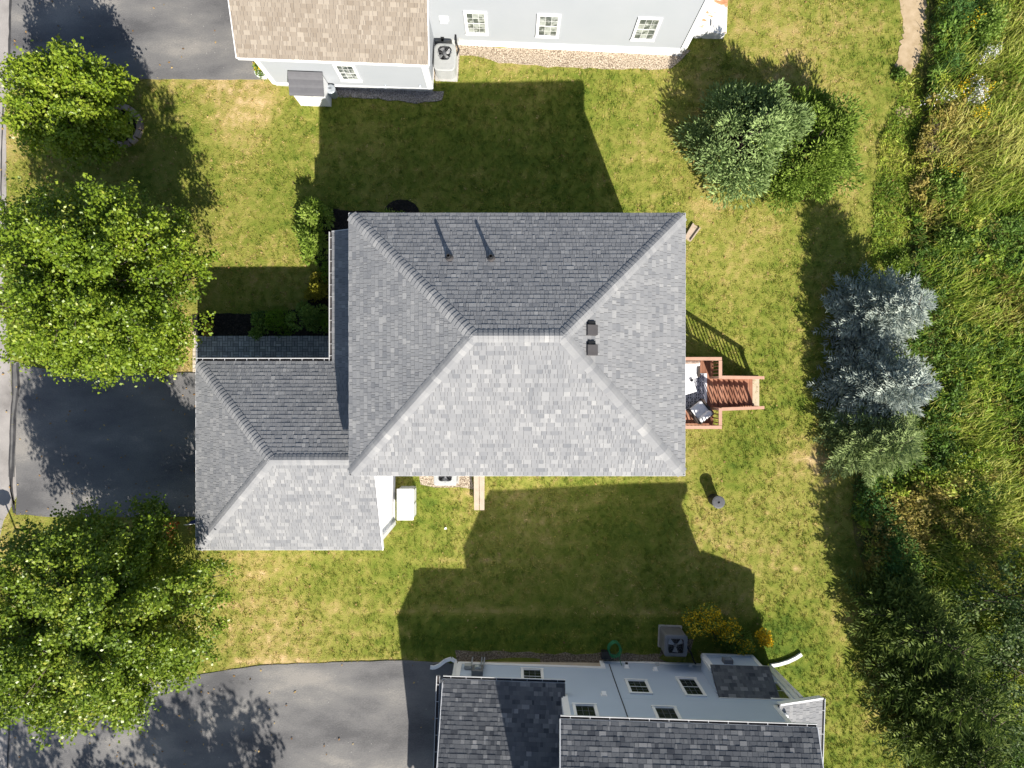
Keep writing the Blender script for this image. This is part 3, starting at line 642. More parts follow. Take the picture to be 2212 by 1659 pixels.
# ================================================================== the middle house
ZE, ZG = 5.45, 3.1
E = [P(754, 461, ZE), P(1480, 461, ZE), P(1479, 1027, ZE), P(755, 1027, ZE)]     # NW NE SE SW eave corners
RISE = 1.88; ZR = ZE + RISE
RW, RE = P(1022, 725.5, ZR), P(1216, 725.5, ZR)
house = thing("house", (0, 1, 0), "two-storey white house with grey shingled hip roofs and a front garage, between its two neighbours", "house")
NW, NE, SE, SW = E
def hip_solid(corners, ridge, th):
    mb = MB(); c = [Vector(q) for q in corners]; lo = [q - Vector((0, 0, th)) for q in c]; r = [Vector(q) for q in ridge]
    # NW NE SE SW, ridge W, ridge E
    mb.add(c + lo + r, [(1, 0, 8, 9), (2, 1, 9), (3, 2, 9, 8), (0, 3, 8), (4, 5, 6, 7), (0, 1, 5, 4), (1, 2, 6, 5), (2, 3, 7, 6), (3, 0, 4, 7)]); return mb
roof = hip_solid(E, (RW, RE), .17).build("roof", M['deckroof'], house)
mainrec = []
FN, FE_, FS, FW = [NE, NW, RW, RE], [SE, NE, RE], [SW, SE, RE, RW], [NW, SW, RW]
for f in (FN, FE_, FS, FW): shingle_face(f, mainrec, light=.16)
nN, nE, nS, nW = map(face_n, (FN, FE_, FS, FW))
caps(NW, RW, nN, nW, M['shingle'], roof); caps(NE, RE, nN, nE, M['shingle'], roof); caps(SE, RE, nS, nE, M['shingle'], roof); caps(SW, RW, nS, nW, M['shingle'], roof)
caps(RW, RE, nN, nS, M['shingle'], roof, name="ridge_cap", w=.19)
def fascia(cs, drop, parent):
    mb = MB(); n = len(cs)
    ctr = sum((Vector(c) for c in cs), Vector()) / n
    for i in range(n):
        a, b = Vector(cs[i]), Vector(cs[(i + 1) % n]); o = (a + b) / 2 - ctr; d = (b - a).normalized(); o = (o - d * o.dot(d)); o.z = 0; o.normalize()
        z = Vector((0, 0, -drop / 2 - .004)); mb.bar(a + o * .012 + z + d * -.02, b + o * .012 + z + d * .02, .02, drop)
    return mb.build("fascia", M['white'], parent)
fascia(E, .17, house)
# walls of the main block
wx0, wx1, wy0, wy1 = NW.x + .42, NE.x - .32, SE.y + .32, NE.y - .36
zf = -.45
siding((wx0, wy0), (wx1, wy0), -.1, ZE - .17, M['sidingh'], house); siding((wx1, wy0), (wx1, wy1), -.1, ZE - .17, M['sidingh'], house)
siding((wx1, wy1), (wx0, wy1), -.1, ZE - .17, M['sidingh'], house); siding((wx0, wy1), (wx0, wy0), .2, ZE - .17, M['sidingh'], house)
MB().prism([(wx0 + .03, wy0 + .03), (wx1 - .03, wy0 + .03), (wx1 - .03, wy1 - .03), (wx0 + .03, wy1 - .03)], -.7, .1).build("foundation", M['foundg'], house)
for (x, y) in ((wx0, wy0), (wx1, wy0), (wx1, wy1), (wx0, wy1)): MB().box((x, y, 2.65), (.16, .16, 5.5)).build("corner_board", M['white'], house)
# windows and a patio door on the walls the eaves hide from above
for s in (1.5, 4.6, 7.6):
    window(house, Vector((wx0, wy0, 0)), Vector((1, 0, 0)), s, s + .95, 3.6, 5.0, M['glass']); window(house, Vector((wx1, wy1, 0)), Vector((-1, 0, 0)), s, s + .95, 3.6, 5.0, M['glass'])
window(house, Vector((wx1, wy0, 0)), Vector((0, 1, 0)), 1.0, 1.95, 3.6, 5.0, M['glass']); window(house, Vector((wx1, wy0, 0)), Vector((0, 1, 0)), 5.0, 5.95, 3.6, 5.0, M['glass'])
window(house, Vector((wx1, wy0, 0)), Vector((0, 1, 0)), 1.6, 3.3, 1.18, 3.25, M['glass'], rows=1, cols=2, name="patio_door")
# garage: hip at the west, gable at the east
GNW, GSW = P(424, 781, ZG), P(424, 1187, ZG); gx1 = wx0 + .14
ZGR = ZG + .46 * (GNW.y - GSW.y) / 2; gmid = (GNW.y + GSW.y) / 2 + .02
GNW.x = GSW.x = (GNW.x + GSW.x) / 2
GR0 = Vector((P(583, 991, ZGR).x, gmid, ZGR)); GR1 = Vector((gx1, gmid, ZGR)); GNE, GSE = Vector((gx1, GNW.y, ZG)), Vector((gx1, GSW.y, ZG))
mb = MB(); lo = Vector((0, 0, .16)); vv = [GNW, GNE, GSE, GSW, GR0, GR1]
mb.add([tuple(q) for q in vv] + [tuple(q - lo) for q in vv], [(1, 0, 4, 5), (3, 2, 5, 4), (0, 3, 4), (7, 11, 10, 6), (9, 10, 11, 8), (6, 10, 9), (0, 1, 7, 6), (2, 3, 9, 8), (3, 0, 6, 9), (1, 5, 11, 7), (5, 2, 8, 11)])
groof = mb.build("garage_roof", M['deckroof'], house)
grec = []; GN, GS, GW = [GNE, GNW, GR0, GR1], [GSW, GSE, GR1, GR0], [GNW, GSW, GR0]
for f in (GN, GS, GW): shingle_face(f, grec, light=.16)
caps(GNW, GR0, face_n(GN), face_n(GW), M['shingle'], groof); caps(GSW, GR0, face_n(GS), face_n(GW), M['shingle'], groof); caps(GR0, GR1, face_n(GN), face_n(GS), M['shingle'], groof, name="ridge_cap", w=.19)
for q_ in (GSE, GNE): MB().bar(q_ + Vector((.015, 0, -.09)), GR1 + Vector((.015, 0, -.09)), .03, .17).build("rake_board", M['white'], house)
MB().bar(GNW + Vector((-.012, 0, -.08)), GSW + Vector((-.012, 0, -.08)), .02, .17).build("fascia", M['white'], house)
MB().bar(GSW + Vector((0, -.012, -.08)), GSE + Vector((0, -.012, -.08)), .02, .17).build("fascia", M['white'], house)
gwx0, gwy0, gwy1 = GNW.x + .3, GSW.y + .3, GNW.y - .3
siding((gwx0, gwy0), (wx0, gwy0), .12, ZG, M['sidingh'], house); siding((gwx0, gwy1), (gwx0, gwy0), .12, ZG, M['sidingh'], house)
siding((wx0, gwy1), (gwx0, gwy1), .12, ZG, M['sidingh'], house)
hl = gwy1 - gwy0
siding((wx0, gwy0), (wx0, gwy1), .12, ZG, M['sidingh'], house, top=lambda t: ZG + .1 + .46 * min(t, 1 - t) * hl)
MB().prism([(gwx0 + .03, gwy0 + .03), (wx0 - .02, gwy0 + .03), (wx0 - .02, gwy1 - .03), (gwx0 + .03, gwy1 - .03)], -.3, .2).build("foundation", M['foundg'], house)
MB().bar((wx0 + .02, gwy0, .14), (wx0 + .02, gwy1, .14), .05, .14).build("skirt_trim", M['white'], house)
for (x, y) in ((gwx0, gwy0), (wx0, gwy0), (gwx0, gwy1)): MB().box((x, y, 1.55), (.16, .16, 2.8)).build("corner_board", M['white'], house)
for k in range(2):
    yc = gwy0 + hl * (.27 + .46 * k); gd = MB().box((gwx0 - .03, yc, 1.16), (.05, 2.4, 2.1)).build("garage_door", M['white'], house)
    for j in range(4): MB().box((gwx0 - .06, yc, .38 + .52 * j), (.02, 2.3, .44)).build("door_panel", M['white'], gd)
gutter(house, GNW + Vector((.02, 0, -.02)), Vector((P(712, 780, ZG).x, GNW.y, ZG - .02)), (0, 1, 0), 12)
# porch along the west front
px0 = P(718, 600, ZG).x; pyN = P(718, 494, ZG).y - .1; slope_p = .47; pz1 = ZG + slope_p * (wx0 - px0)
PO = [Vector((px0, pyN, ZG)), Vector((px0, GR1.y, ZG)), Vector((wx0, GR1.y, pz1)), Vector((wx0, pyN, pz1))]
proof = MB().slab(PO, .14).build("porch_roof", M['deckroof'], house)
prec = []; shingle_face(PO, prec, light=.16)
MB().bar(PO[0] + Vector((0, .012, -.07)), PO[3] + Vector((0, .012, -.07)), .02, .15).build("rake_board", M['white'], house)
gutter(house, PO[0] + Vector((0, 0, -.02)), Vector((px0, GNW.y, ZG - .02)), (-1, 0, 0), 11)
for y in (pyN - .2, pyN - 2.2, GNW.y + .5): MB().box((px0 + .12, y, ZG / 2), (.14, .14, ZG - .1)).build("porch_post", M['white'], house)
MB().prism([(px0 - .05, GNW.y + .06), (wx0, GNW.y + .06), (wx0, pyN), (px0 - .05, pyN)], -.1, .16).build("porch_floor", M['concrete'], house)
place_shingles([(roof, mainrec, M['shingle']), (groof, grec, M['shingle']), (proof, prec, M['shingle'])])
# plumbing stacks and box vents on the roof
def on_plane(u, v, poly):
    n = face_n(poly); o = Vector(poly[0]); r = Vector(((u - 1106) / 1400, (829.5 - v) / 1400, -1)); c = Vector((0, 0, CAM_H)); return c + r * (n.dot(o - c) / n.dot(r)), n
for (u, v) in ((971, 558), (1061, 559)):
    p, n = on_plane(u, v, FN); mb = MB(); mb.lathe(p + Vector((0, 0, -.1)), [(.13, 0), (.125, .12), (.075, .2), (.06, .3)], 16)
    fl = mb.build("vent_flashing", M['ventp'], house)
    MB().lathe(p, [(.052, -.1), (.052, .44), (.040, .44), (.040, .1)], 16).build("vent_pipe", M['metald'], fl)
for (u, v) in ((1276, 711), (1276, 754)):
    p, n = on_plane(u, v, FE_); R = Matrix.Rotation(0, 3, 'Z'); q = n.to_track_quat('Z', 'X').to_matrix()
    ex = (Vector((1, 0, 0)) - n * n.x).normalized(); ey = n.cross(ex)
    def bp(x, y, z): return p + ex * x + ey * y + n * z
    mb = MB(); mb.hexa([bp(-.16, -.19, 0), bp(.16, -.19, 0), bp(.16, .14, 0), bp(-.16, .14, 0)], [bp(-.16, -.17, .10), bp(.16, -.17, .13), bp(.16, .12, .13), bp(-.16, .12, .10)])
    bv = mb.build("box_vent", M['ventp'], house)
    MB().hexa([bp(-.12, .14, .0), bp(.12, .14, .0), bp(.12, .25, .0), bp(-.12, .25, 0)], [bp(-.11, .14, .09), bp(.12, .14, .09), bp(.11, .23, .05), bp(-.10, .23, .05)]).build("vent_throat", M['metald'], bv)

# ================================================================== the north neighbour
T = Frame((-3.1, 11.47), -2.2)
hn = thing("house", T.w(2, 4, 0), "pale-sided house with a beige shingled garage roof, at the top of the photo", "house")
def TW(x, y, z=0): return T.w(x, y, z)
ze = 2.85
# garage with gable roof
c = [TW(-6.52, -.3, ze), TW(.2, -.3, ze), TW(.2, 3.5, ze + .5 * 3.8), TW(-6.52, 3.5, ze + .5 * 3.8), TW(.2, 7.3, ze), TW(-6.52, 7.3, ze)]
rf = MB().slab([c[0], c[1], c[2], c[3]], .15).slab([c[4], c[5], c[3], c[2]], .15).build("garage_roof", M['deckroof'], hn)
trec = []; shingle_face([c[0], c[1], c[2], c[3]], trec, light=.2); rf2 = []; shingle_face([c[4], c[5], c[3], c[2]], rf2, wide=2.5)
MB().bar(c[0] + Vector((0, 0, -.08)), c[1] + Vector((0, 0, -.08)), .03, .17).build("fascia", M['white'], hn)
for x, k in ((-6.53, 0), (.21, 1)):
    for y_ in (-.3, 7.3): MB().bar(TW(x, y_, ze - .08), TW(x, 3.5, ze + 1.9 - .08), .03, .17).build("rake_board", M['white'], hn)
w = lambda x, y: (TW(x, y).x, TW(x, y).y)
siding(w(-6.2, 0), w(0, 0), .30, ze + .02, M['sidingw'], hn); siding(w(0, 0), w(0, 7), .30, ze, M['sidingw'], hn, top=lambda t: ze + .5 * min(t, 1 - t) * 7)
siding(w(-6.2, 7), w(-6.2, 0), .30, ze, M['sidingw'], hn, top=lambda t: ze + .5 * min(t, 1 - t) * 7); siding(w(0, 7), w(-6.2, 7), .3, ze, M['sidingw'], hn)
MB().prism([w(-6.17, .02), w(-.03, .02), w(-.03, 7), w(-6.17, 7)], -.5, .31).build("foundation", M['foundg'], hn)
MB().bar(TW(-6.2, -.015, .30), TW(0, -.015, .30), .03, .13).build("skirt_trim", M['white'], hn)
MB().bar(TW(.015, 0, .30), TW(.015, 2, .30), .03, .13).build("skirt_trim", M['white'], hn)
for x in (-6.13, -.08):
    MB().bar(TW(x, -.02, .3), TW(x, -.02, ze), .17, .04, up=(0, 1, 0)).build("corner_board", M['white'], hn)
MB().bar(TW(.02, .08, .3), TW(.02, .08, ze), .04, .17, up=(0, 1, 0)).build("corner_board", M['white'], hn)
ow, dw = TW(-6.2, 0), T.d(1, 0)
s0, z0 = ray_wall(738, 172, ow, dw); s1, _ = ray_wall(783, 175, ow, dw); _, z1 = ray_wall(720, 136, ow, dw)
window(hn, ow, dw, s0, s1, z0, z1, M['glassl'])
for u in (833, 908):
    s, z = ray_wall(u, 184, ow, dw); wall_vent(hn, ow, dw, s, z, .06, .06, M['galv'], "hose_bib")
# main block
my, zm = 1.9, 5.4
siding(w(0, my), w(9.75, my), .30, zm, M['sidingw'], hn); siding(w(9.75, my), w(9.75, my + 8), .3, zm, M['sidingw'], hn); siding(w(9.75, my + 8), w(0, my + 8), .3, zm, M['sidingw'], hn); siding(w(0, my + 8), w(0, my), 2.0, zm, M['sidingw'], hn)
MB().prism([w(.03, my + .005), w(9.72, my + .005), w(9.72, my + 8), w(.03, my + 8)], -.8, .31).build("foundation", M['white'], hn)
MB().bar(TW(0, my - .02, .34), TW(9.75, my - .02, .34), .04, .16).build("skirt_trim", M['white'], hn)
MB().bar(TW(9.66, my - .025, .3), TW(9.66, my - .025, zm), .2, .05, up=(0, 1, 0)).build("corner_board", M['white'], hn)
MB().bar(TW(9.775, my + .08, .3), TW(9.775, my + .08, zm), .05, .2, up=(0, 1, 0)).build("corner_board", M['white'], hn)
R0, R1 = TW(-.3, my + 4, zm + 2.4), TW(10.05, my + 4, zm + 2.4)
A0, A1, B0, B1 = TW(-.3, my - .35, zm), TW(10.05, my - .35, zm), TW(-.3, my + 8.35, zm), TW(10.05, my + 8.35, zm)
mroof = MB().slab([A0, A1, R1, R0], .16).slab([B1, B0, R0, R1], .16).build("roof", M['shingleb'], hn)
for x_ in (9.7, .05): MB().add([TW(x_, my + .1, zm), TW(x_, my + 7.9, zm), TW(x_, my + 4, zm + 2.3)], [(0, 1, 2)]).build("gable", M['sidingw'], hn)
ow, dw = TW(0, my), T.d(1, 0)
for (u0, v0, u1, v1, ut, vt) in ((1007, 71, 1055, 73, 1001, 22), (1157, 77, 1206, 79, 1159, 28), (1362, 84, 1412, 86, 1376, 35)):
    s0, z0 = ray_wall(u0, v0, ow, dw); s1, _ = ray_wall(u1, v1, ow, dw); _, z1 = ray_wall(ut, vt, ow, dw); window(hn, ow, dw, s0, s1, z0, z1, M['glassl'])
s, z = ray_wall(960, 44, ow, dw); wall_vent(hn, ow, dw, s, z, .26, .28)
s, z = ray_wall(956, 83, ow, dw); wall_vent(hn, ow, dw, s, z, .10, .10, M['blackp'], "spigot")
for k in range(5):
    s, z = ray_wall(978 + 5 * k, 88 + random.uniform(-4, 5), ow, dw); wall_vent(hn, ow, dw, s, z, .09, .12, M['metall'], "meter_box")
place_shingles([(rf, trec + rf2, M['shingleb'])], 300)
# steel bulkhead on its east side
bk = G(1540, 30); tb = thing("bulkhead_door", TW(10.55, my + 1.6, -.4), "white steel cellar bulkhead with rust stains, by the pale house's corner", "cellar door")
q = [TW(9.82, my + .75, -.5), TW(11.35, my + .75, -.5), TW(11.35, my + 2.7, -.5), TW(9.82, my + 2.7, -.5)]; t = [TW(9.82, my + .75, .62), TW(11.35, my + .75, .10), TW(11.35, my + 2.7, .10), TW(9.82, my + 2.7, .62)]
MB().hexa(q, t).build("base", M['white'], tb)
for k in range(2):
    y0, y1 = my + .80 + .93 * k, my + 1.70 + .93 * k
    lf = MB().hexa([TW(9.86, y0, .612), TW(11.40, y0, .09), TW(11.40, y1, .09), TW(9.86, y1, .612)], [TW(9.86, y0, .655), TW(11.40, y0, .133), TW(11.40, y1, .133), TW(9.86, y1, .655)]).build("door_leaf", M['rust'], tb)
    MB().bar(TW(10.7, y0 + .1, .42), TW(10.7, y0 + .35, .42), .03, .03).build("handle", M['metalg'], lf)

# ================================================================== the south neighbour
B = Frame((-2.11, -10.88), -1.9)
hs = thing("house", B.w(7, -4, 0), "blue-grey clapboard house with charcoal shingled roofs, at the bottom of the photo", "house")
bw = lambda x, y: (B.w(x, y).x, B.w(x, y).y)
zl, zu = 2.6, 5.15
LW, LE = 3.9, 11.35
# walls
siding(bw(5.75, 0), bw(0, 0), .25, zl + .05, M['sidingb'], hs)
siding(bw(5.75, 0), bw(LW, 0), zl - .1, zu, M['sidingb'], hs)
siding(bw(12.42, 0), bw(5.75, 0), -.36, 2.72, M['sidingb'], hs)
siding(bw(LE, 0), bw(5.75, 0), 2.70, zu, M['sidingb'], hs)
siding(bw(LW, 0), bw(LW, -8), zl, zu, M['sidingb'], hs); siding(bw(0, 0), bw(0, -6.5), .25, zl, M['sidingb'], hs, top=lambda t: zl + .42 * min(t, 1 - t) * 6.5)
siding(bw(LE, -8), bw(LE, 0), 1.0, zu, M['sidingb'], hs); siding(bw(12.42, -8), bw(12.42, 0), -.36, 2.5, M['sidingb'], hs)
MB().prism([bw(.04, -.02), bw(.04, -8), bw(12.38, -8), bw(12.38, -.03)], -.9, .26).build("foundation", M['found'], hs)
MB().bar(B.w(0, .02, .27), B.w(5.75, .02, .27), .04, .17).build("skirt_trim", M['white'], hs)
MB().bar(B.w(5.67, .03, -.32), B.w(5.67, .03, .30), .16, .06, up=(0, 1, 0)).build("skirt_trim", M['white'], hs)
MB().bar(B.w(5.75, .02, -.32), B.w(12.42, .02, -.32), .04, .16).build("skirt_trim", M['white'], hs)
MB().bar(B.w(.08, .025, .27), B.w(.08, .025, zl), .17, .05, up=(0, 1, 0)).bar(B.w(-.025, -.08, .27), B.w(-.025, -.08, zl), .05, .17, up=(0, 1, 0)).build("corner_board", M['white'], hs)
MB().bar(B.w(LW + .08, .025, zl), B.w(LW + .08, .025, zu), .17, .05, up=(0, 1, 0)).bar(B.w(LW - .025, -.12, zl), B.w(LW - .025, -.12, zu), .05, .26, up=(0, 1, 0)).build("corner_board", M['white'], hs)
MB().bar(B.w(12.33, .025, -.3), B.w(12.33, .025, 2.75), .18, .05, up=(0, 1, 0)).bar(B.w(12.445, -.08, -.3), B.w(12.445, -.08, 2.6), .05, .18, up=(0, 1, 0)).build("corner_board", M['white'], hs)
MB().bar(B.w(LE - .06, .03, 2.9), B.w(LE - .06, .03, zu), .15, .06, up=(0, 1, 0)).build("corner_board", M['white'], hs)
# upper gable roof
oh = .45; sl_u = .43; du = 4.0
U = [B.w(LE + .34, oh, zu), B.w(LW - .28, oh, zu), B.w(LW - .28, -du, zu + sl_u * (du + oh)), B.w(LE + .34, -du, zu + sl_u * (du + oh))]
U2 = [B.w(LW - .28, -8.4, zu), B.w(LE + .34, -8.4, zu), U[3], U[2]]
uroof = MB().slab(U, .16).slab(U2, .16).build("roof", M['shingled'], hs)
urec = []; shingle_face(U, urec, light=.1, wide=1.15)
for a_, b_, k_ in ((U[0], U[3], .012), (U[1], U[2], -.012)): MB().bar(a_ + Vector((k_, 0, -.08)), b_ + Vector((k_, 0, -.08)), .025, .18).build("rake_board", M['white'], hs)
gutter(hs, U[1] + Vector((0, 0, -.03)), U[0] + Vector((0, 0, -.03)), B.d(0, 1), 13)
# gable walls
for x in (LW + .02, LE - .02): MB().add([B.w(x, -.1, zu), B.w(x, -7.9, zu), B.w(x, -4, zu + .43 * 4)], [(0, 1, 2)]).build("gable", M['sidingb'], hs)
# garage roof
gl = [B.w(3.98, .42, zl), B.w(-.34, .42, zl), B.w(-.34, -3.4, zl + .42 * 3.82), B.w(3.98, -3.4, zl + .42 * 3.82)]
gl2 = [B.w(-.34, -7.2, zl), B.w(3.98, -7.2, zl), gl[3], gl[2]]
groof2 = MB().slab(gl, .15).slab(gl2, .15).build("garage_roof", M['shingled'], hs)
glrec = []; shingle_face(gl, glrec, light=.1, wide=1.15)
MB().bar(gl[1] + Vector((-.012, 0, -.08)), gl[2] + Vector((-.012, 0, -.08)), .025, .17).build("rake_board", M['white'], hs)
gutter(hs, gl[1] + Vector((0, 0, -.03)), gl[0] + Vector((0, 0, -.03)), B.d(0, 1), 8)
pent = [B.w(-.46, .42, zl - .02), B.w(-.46, -7.2, zl - .02), B.w(-.30, -7.2, zl + .08), B.w(-.30, .42, zl + .08)]
MB().slab(pent, .08).build("pent_roof", M['shingled'], hs)
gutter(hs, B.w(-.46, .52, zl - .03), B.w(-.46, -7.2, zl - .03), B.d(-1, 0), 13)
# east wing roof
wgz = 3.12; sw = .33
wg = [B.w(13.1, -8.2, wgz - sw * (13.1 - LE)), B.w(13.1, .16, wgz - sw * (13.1 - LE)), B.w(LE, .16, wgz), B.w(LE, -8.2, wgz)]
wroof = MB().slab(wg, .14).build("wing_roof", M['deckroof'], hs)
wrec = []; shingle_face(wg, wrec, light=.2, wide=1.1)
MB().bar(wg[1] + Vector((0, .02, -.07)), wg[2] + Vector((0, .02, -.07)), .06, .20).build("rake_board", M['white'], hs)
gutter(hs, wg[1] + Vector((0, 0, -.02)), wg[0] + Vector((0, 0, -.02)), B.d(1, 0), 10)
wallv = MB().lathe(B.w(LE + .22, -.18, 3.0), [(.0, .22), (.07, .21), (.08, .1), (.05, .02), (.05, -.1)], 12).build("roof_cap", M['white'], hs)
# fireplace bump-out
ow, dw = B.w(12.42, 0), -B.d(1, 0)          # outside (north) to the right of the westward direction
def Bx(u, v, y): 
    s, z = ray_wall(u, v, B.w(0, y), B.d(1, 0)); return s, z
yb = .62
xa, zb0 = Bx(1516, 1414, yb); xb, _ = Bx(1628, 1419, yb); _, zb1 = Bx(1560, 1444, yb)
siding(bw(xb, yb), bw(xa, yb), zb0, zb1 + .02, M['sidingb'], hs, name="bump_out_wall"); siding(bw(xa, yb), bw(xa, 0), zb0, zb1 - .05, M['sidingb'], hs, name="bump_out_wall", top=lambda t: zb1 - .08 + t * .92); siding(bw(xb, 0), bw(xb, yb), zb0, zb1 - .05, M['sidingb'], hs, name="bump_out_wall", top=lambda t: zb1 - .08 + (1 - t) * .92)
MB().bar(B.w(xa, yb + .015, zb0), B.w(xb, yb + .015, zb0), .04, .12).build("skirt_trim", M['white'], hs)
for x in (xa + .06, xb - .06): MB().bar(B.w(x, yb + .02, zb0), B.w(x, yb + .02, zb1), .13, .05, up=(0, 1, 0)).build("corner_board", M['white'], hs)
MB().bar(B.w(xa - .02, yb - .06, zb0), B.w(xa - .02, yb - .06, zb1), .05, .13, up=(0, 1, 0)).build("corner_board", M['white'], hs)
sh = [B.w(xb + .16, yb + .10, zb1 - .02), B.w(xa - .02, yb + .10, zb1 - .02), B.w(xa - .02, .02, zb1 + 1.06), B.w(xb + .16, .02, zb1 + 1.06)]
broof = MB().slab(sh, .07).build("bump_out_roof", M['shingled'], hs); brec = []; shingle_face(sh, brec, light=.1, wide=1.15)
MB().bar(sh[2] + Vector((0, 0, .01)), sh[3] + Vector((0, 0, .01)), .04, .03).build("flashing", M['white'], hs)
fv = MB(); s, z = Bx(1571, 1432, yb); cxy = B.w(s, yb + .09, z + .02); fv.box(cxy, (.34, .16, .30), rz=B.a); fvo = fv.build("flue_vent", M['metalg'], hs)
for k in range(3): MB().box(B.w(s, yb + .185, z - .07 + .09 * k), (.24, .03, .03), rz=B.a).build("louvre", M['galv'], fvo)
place_shingles([(uroof, urec, M['shingled']), (groof2, glrec, M['shingled']), (wroof, wrec, M['shingle']), (broof, brec, M['shingled'])], 300)
# windows (north wall)
def bwin(u0, v0, u1, v1, ut, vt, zmax=None, **k):
    s0, z0 = ray_wall(u0, v0, ow, dw); s1, _ = ray_wall(u1, v1, ow, dw); _, z1 = ray_wall((u0 + u1) / 2 + 14, vt, ow, dw)
    if zmax: z1 = zmax
    window(hs, ow, dw, min(s0, s1), max(s0, s1), z0, z1, M['glass'], **k)
bwin(1125, 1446, 1173, 1448, 0, 1480, zmax=1.9); bwin(1349, 1470, 1397, 1471, 0, 1501); bwin(1459, 1466, 1503, 1467, 0, 1506); bwin(1634, 1474, 1680, 1475, 0, 1514, rows=1, cols=1)
bwin(1407, 1528, 1460, 1530, 0, 1560, zmax=4.85); bwin(1236, 1523, 1288, 1525, 0, 1560, zmax=4.85)
def bvent(u, v, *a, **k):
    s, z = ray_wall(u, v, ow, dw); return wall_vent(hs, ow, dw, s, z, *a, **k)
bvent(1304, 1500, .17, .14); bvent(1415, 1447, .15, .12); bvent(1353, 1442, .16, .10); bvent(1353, 1437, .10, .16, M['blackp'], "vent_hood"); bvent(1420, 1437, .12, .1, M['galv'], "junction_box"); bvent(1491, 1440, .12, .1, M['white'], "junction_box")
s, z = ray_wall(1316, 1437, ow, dw); pw = ow + dw * s + B.d(0, 1) * .035
MB().tube([pw + Vector((0, 0, z)), pw + Vector((0, 0, 2.2)), pw + B.d(.01, 0) + Vector((0, 0, 3.4)), pw + Vector((0, 0, 5.0))], .016, 6).build("cable", M['blackp'], hs)
s, z = ray_wall(1032, 1448, ow, dw); mp = ow + dw * s + B.d(0, 1) * .12
mb = MB(); mb.box(mp + Vector((0, 0, z + .28)), (.42, .2, .55), rz=B.a); me_ = mb.build("electric_meter", M['metalg'], hs)
MB().lathe(mp + B.d(0, .1) + Vector((0, 0, z + .3)), [(0, .13), (.1, .12), (.13, .05), (.13, -.05), (0, -.1)], 14).build("meter_glass", M['galv'], me_)
for dx, zz in ((-.25, .1), (.12, .6), (.22, .75)): MB().tube([mp + B.d(dx, .02) + Vector((0, 0, -.1)), mp + B.d(dx, .02) + Vector((0, 0, z + .1))], .03, 8).build("conduit", M['galv'], me_)
MB().box(mp + B.d(-.38, 0) + Vector((0, 0, z - .05)), (.26, .14, .26), rz=B.a).build("junction_box", M['metall'], hs)
# downspouts with their ground runs
def spout(px, name_label, top):
    pts = [top] + [G(u, v, .09) for u, v in px]; t = thing("downspout", pts[-1], name_label, "downspout")
    for i, (a, b) in enumerate(zip(pts[:-1], pts[1:])): MB().bar(a, b, .13 if i else .09, .09).build("pipe_section", M['white'], t)
spout([(985, 1427), (975, 1421), (962, 1425), (948, 1436), (938, 1440), (930, 1439)], "white downspout bent out over the driveway by the blue-grey garage", B.w(-.05, .10, zl - .1))
spout([(1662, 1436), (1680, 1433), (1700, 1427), (1717, 1419), (1729, 1411)], "white curved downspout extension lying on the lawn beside the blue-grey house", B.w(12.5, .06, 2.3))

# ================================================================== deck with stairs
ZD, ZRAIL = 1.15, 2.2
dx0, dx1 = wx1 + .02, P(1556, 800, ZRAIL).x; dyN, dyS = P(1500, 775, ZRAIL).y, P(1500, 923, ZRAIL).y
deck = thing("deck", ((dx0 + dx1) / 2, 0, -.45), "reddish wooden deck with railings and a flight of steps behind the house", "deck")
x = dx0
while x < dx1 - .02:
    MB().box((x + .069, (dyN + dyS) / 2, ZD - .019), (.132, dyN - dyS - .04, .036), tone=random.random()).build("board", M['wood'], deck); x += .139
for c_, d_ in ((((dx0 + dx1) / 2, dyN - .05, ZD - .14), (dx1 - dx0, .045, .2)), (((dx0 + dx1) / 2, dyS + .05, ZD - .14), (dx1 - dx0, .045, .2)), ((dx1 - .03, (dyN + dyS) / 2, ZD - .14), (.045, dyN - dyS - .15, .2))): MB().box(c_, d_).build("rim_joist", M['wood'], deck)
for k in range(5): MB().box((dx0 + .3 + k * .5, (dyN + dyS) / 2, ZD - .13), (.04, dyN - dyS - .2, .17)).build("joist", M['wood'], deck)
sy0, sy1 = P(1560, 884, ZRAIL).y, P(1560, 815, ZRAIL).y
def post(x, y, z0, z1): MB().box((x, y, (z0 + z1) / 2), (.09, .09, z1 - z0), tone=random.random()).build("post", M['railwood'], deck)
for (x, y) in ((dx0 + .06, dyN), (dx1, dyN), (dx1, sy1), (dx1, sy0), (dx1, dyS), (dx0 + .06, dyS)): post(x, y, -.55, ZRAIL - .02)
def rail_run(a, b, za, zb, skip=.1):
    """flat cap, top and bottom rail, balusters between a and b (x, y); za, zb = height of the cap at each end"""
    A, Bv = Vector((a[0], a[1], za)), Vector((b[0], b[1], zb)); L = (Vector(b) - Vector(a)).length
    MB().bar(A, Bv, .118, .035, tone=random.random()).build("cap_rail", M['railwood'], deck)
    MB().bar(A - Vector((0, 0, .07)), Bv - Vector((0, 0, .07)), .04, .09).build("top_rail", M['wood'], deck)
    lowz = .93; MB().bar(A - Vector((0, 0, lowz)), Bv - Vector((0, 0, lowz)), .04, .085).build("bottom_rail", M['wood'], deck)
    n = max(2, int(L / .125))
    for k in range(n):
        p = A.lerp(Bv, (k + .5) / n); MB().box((p.x, p.y, p.z - .50), (.036, .036, .84), tone=random.random()).build("baluster", M['wood'], deck)
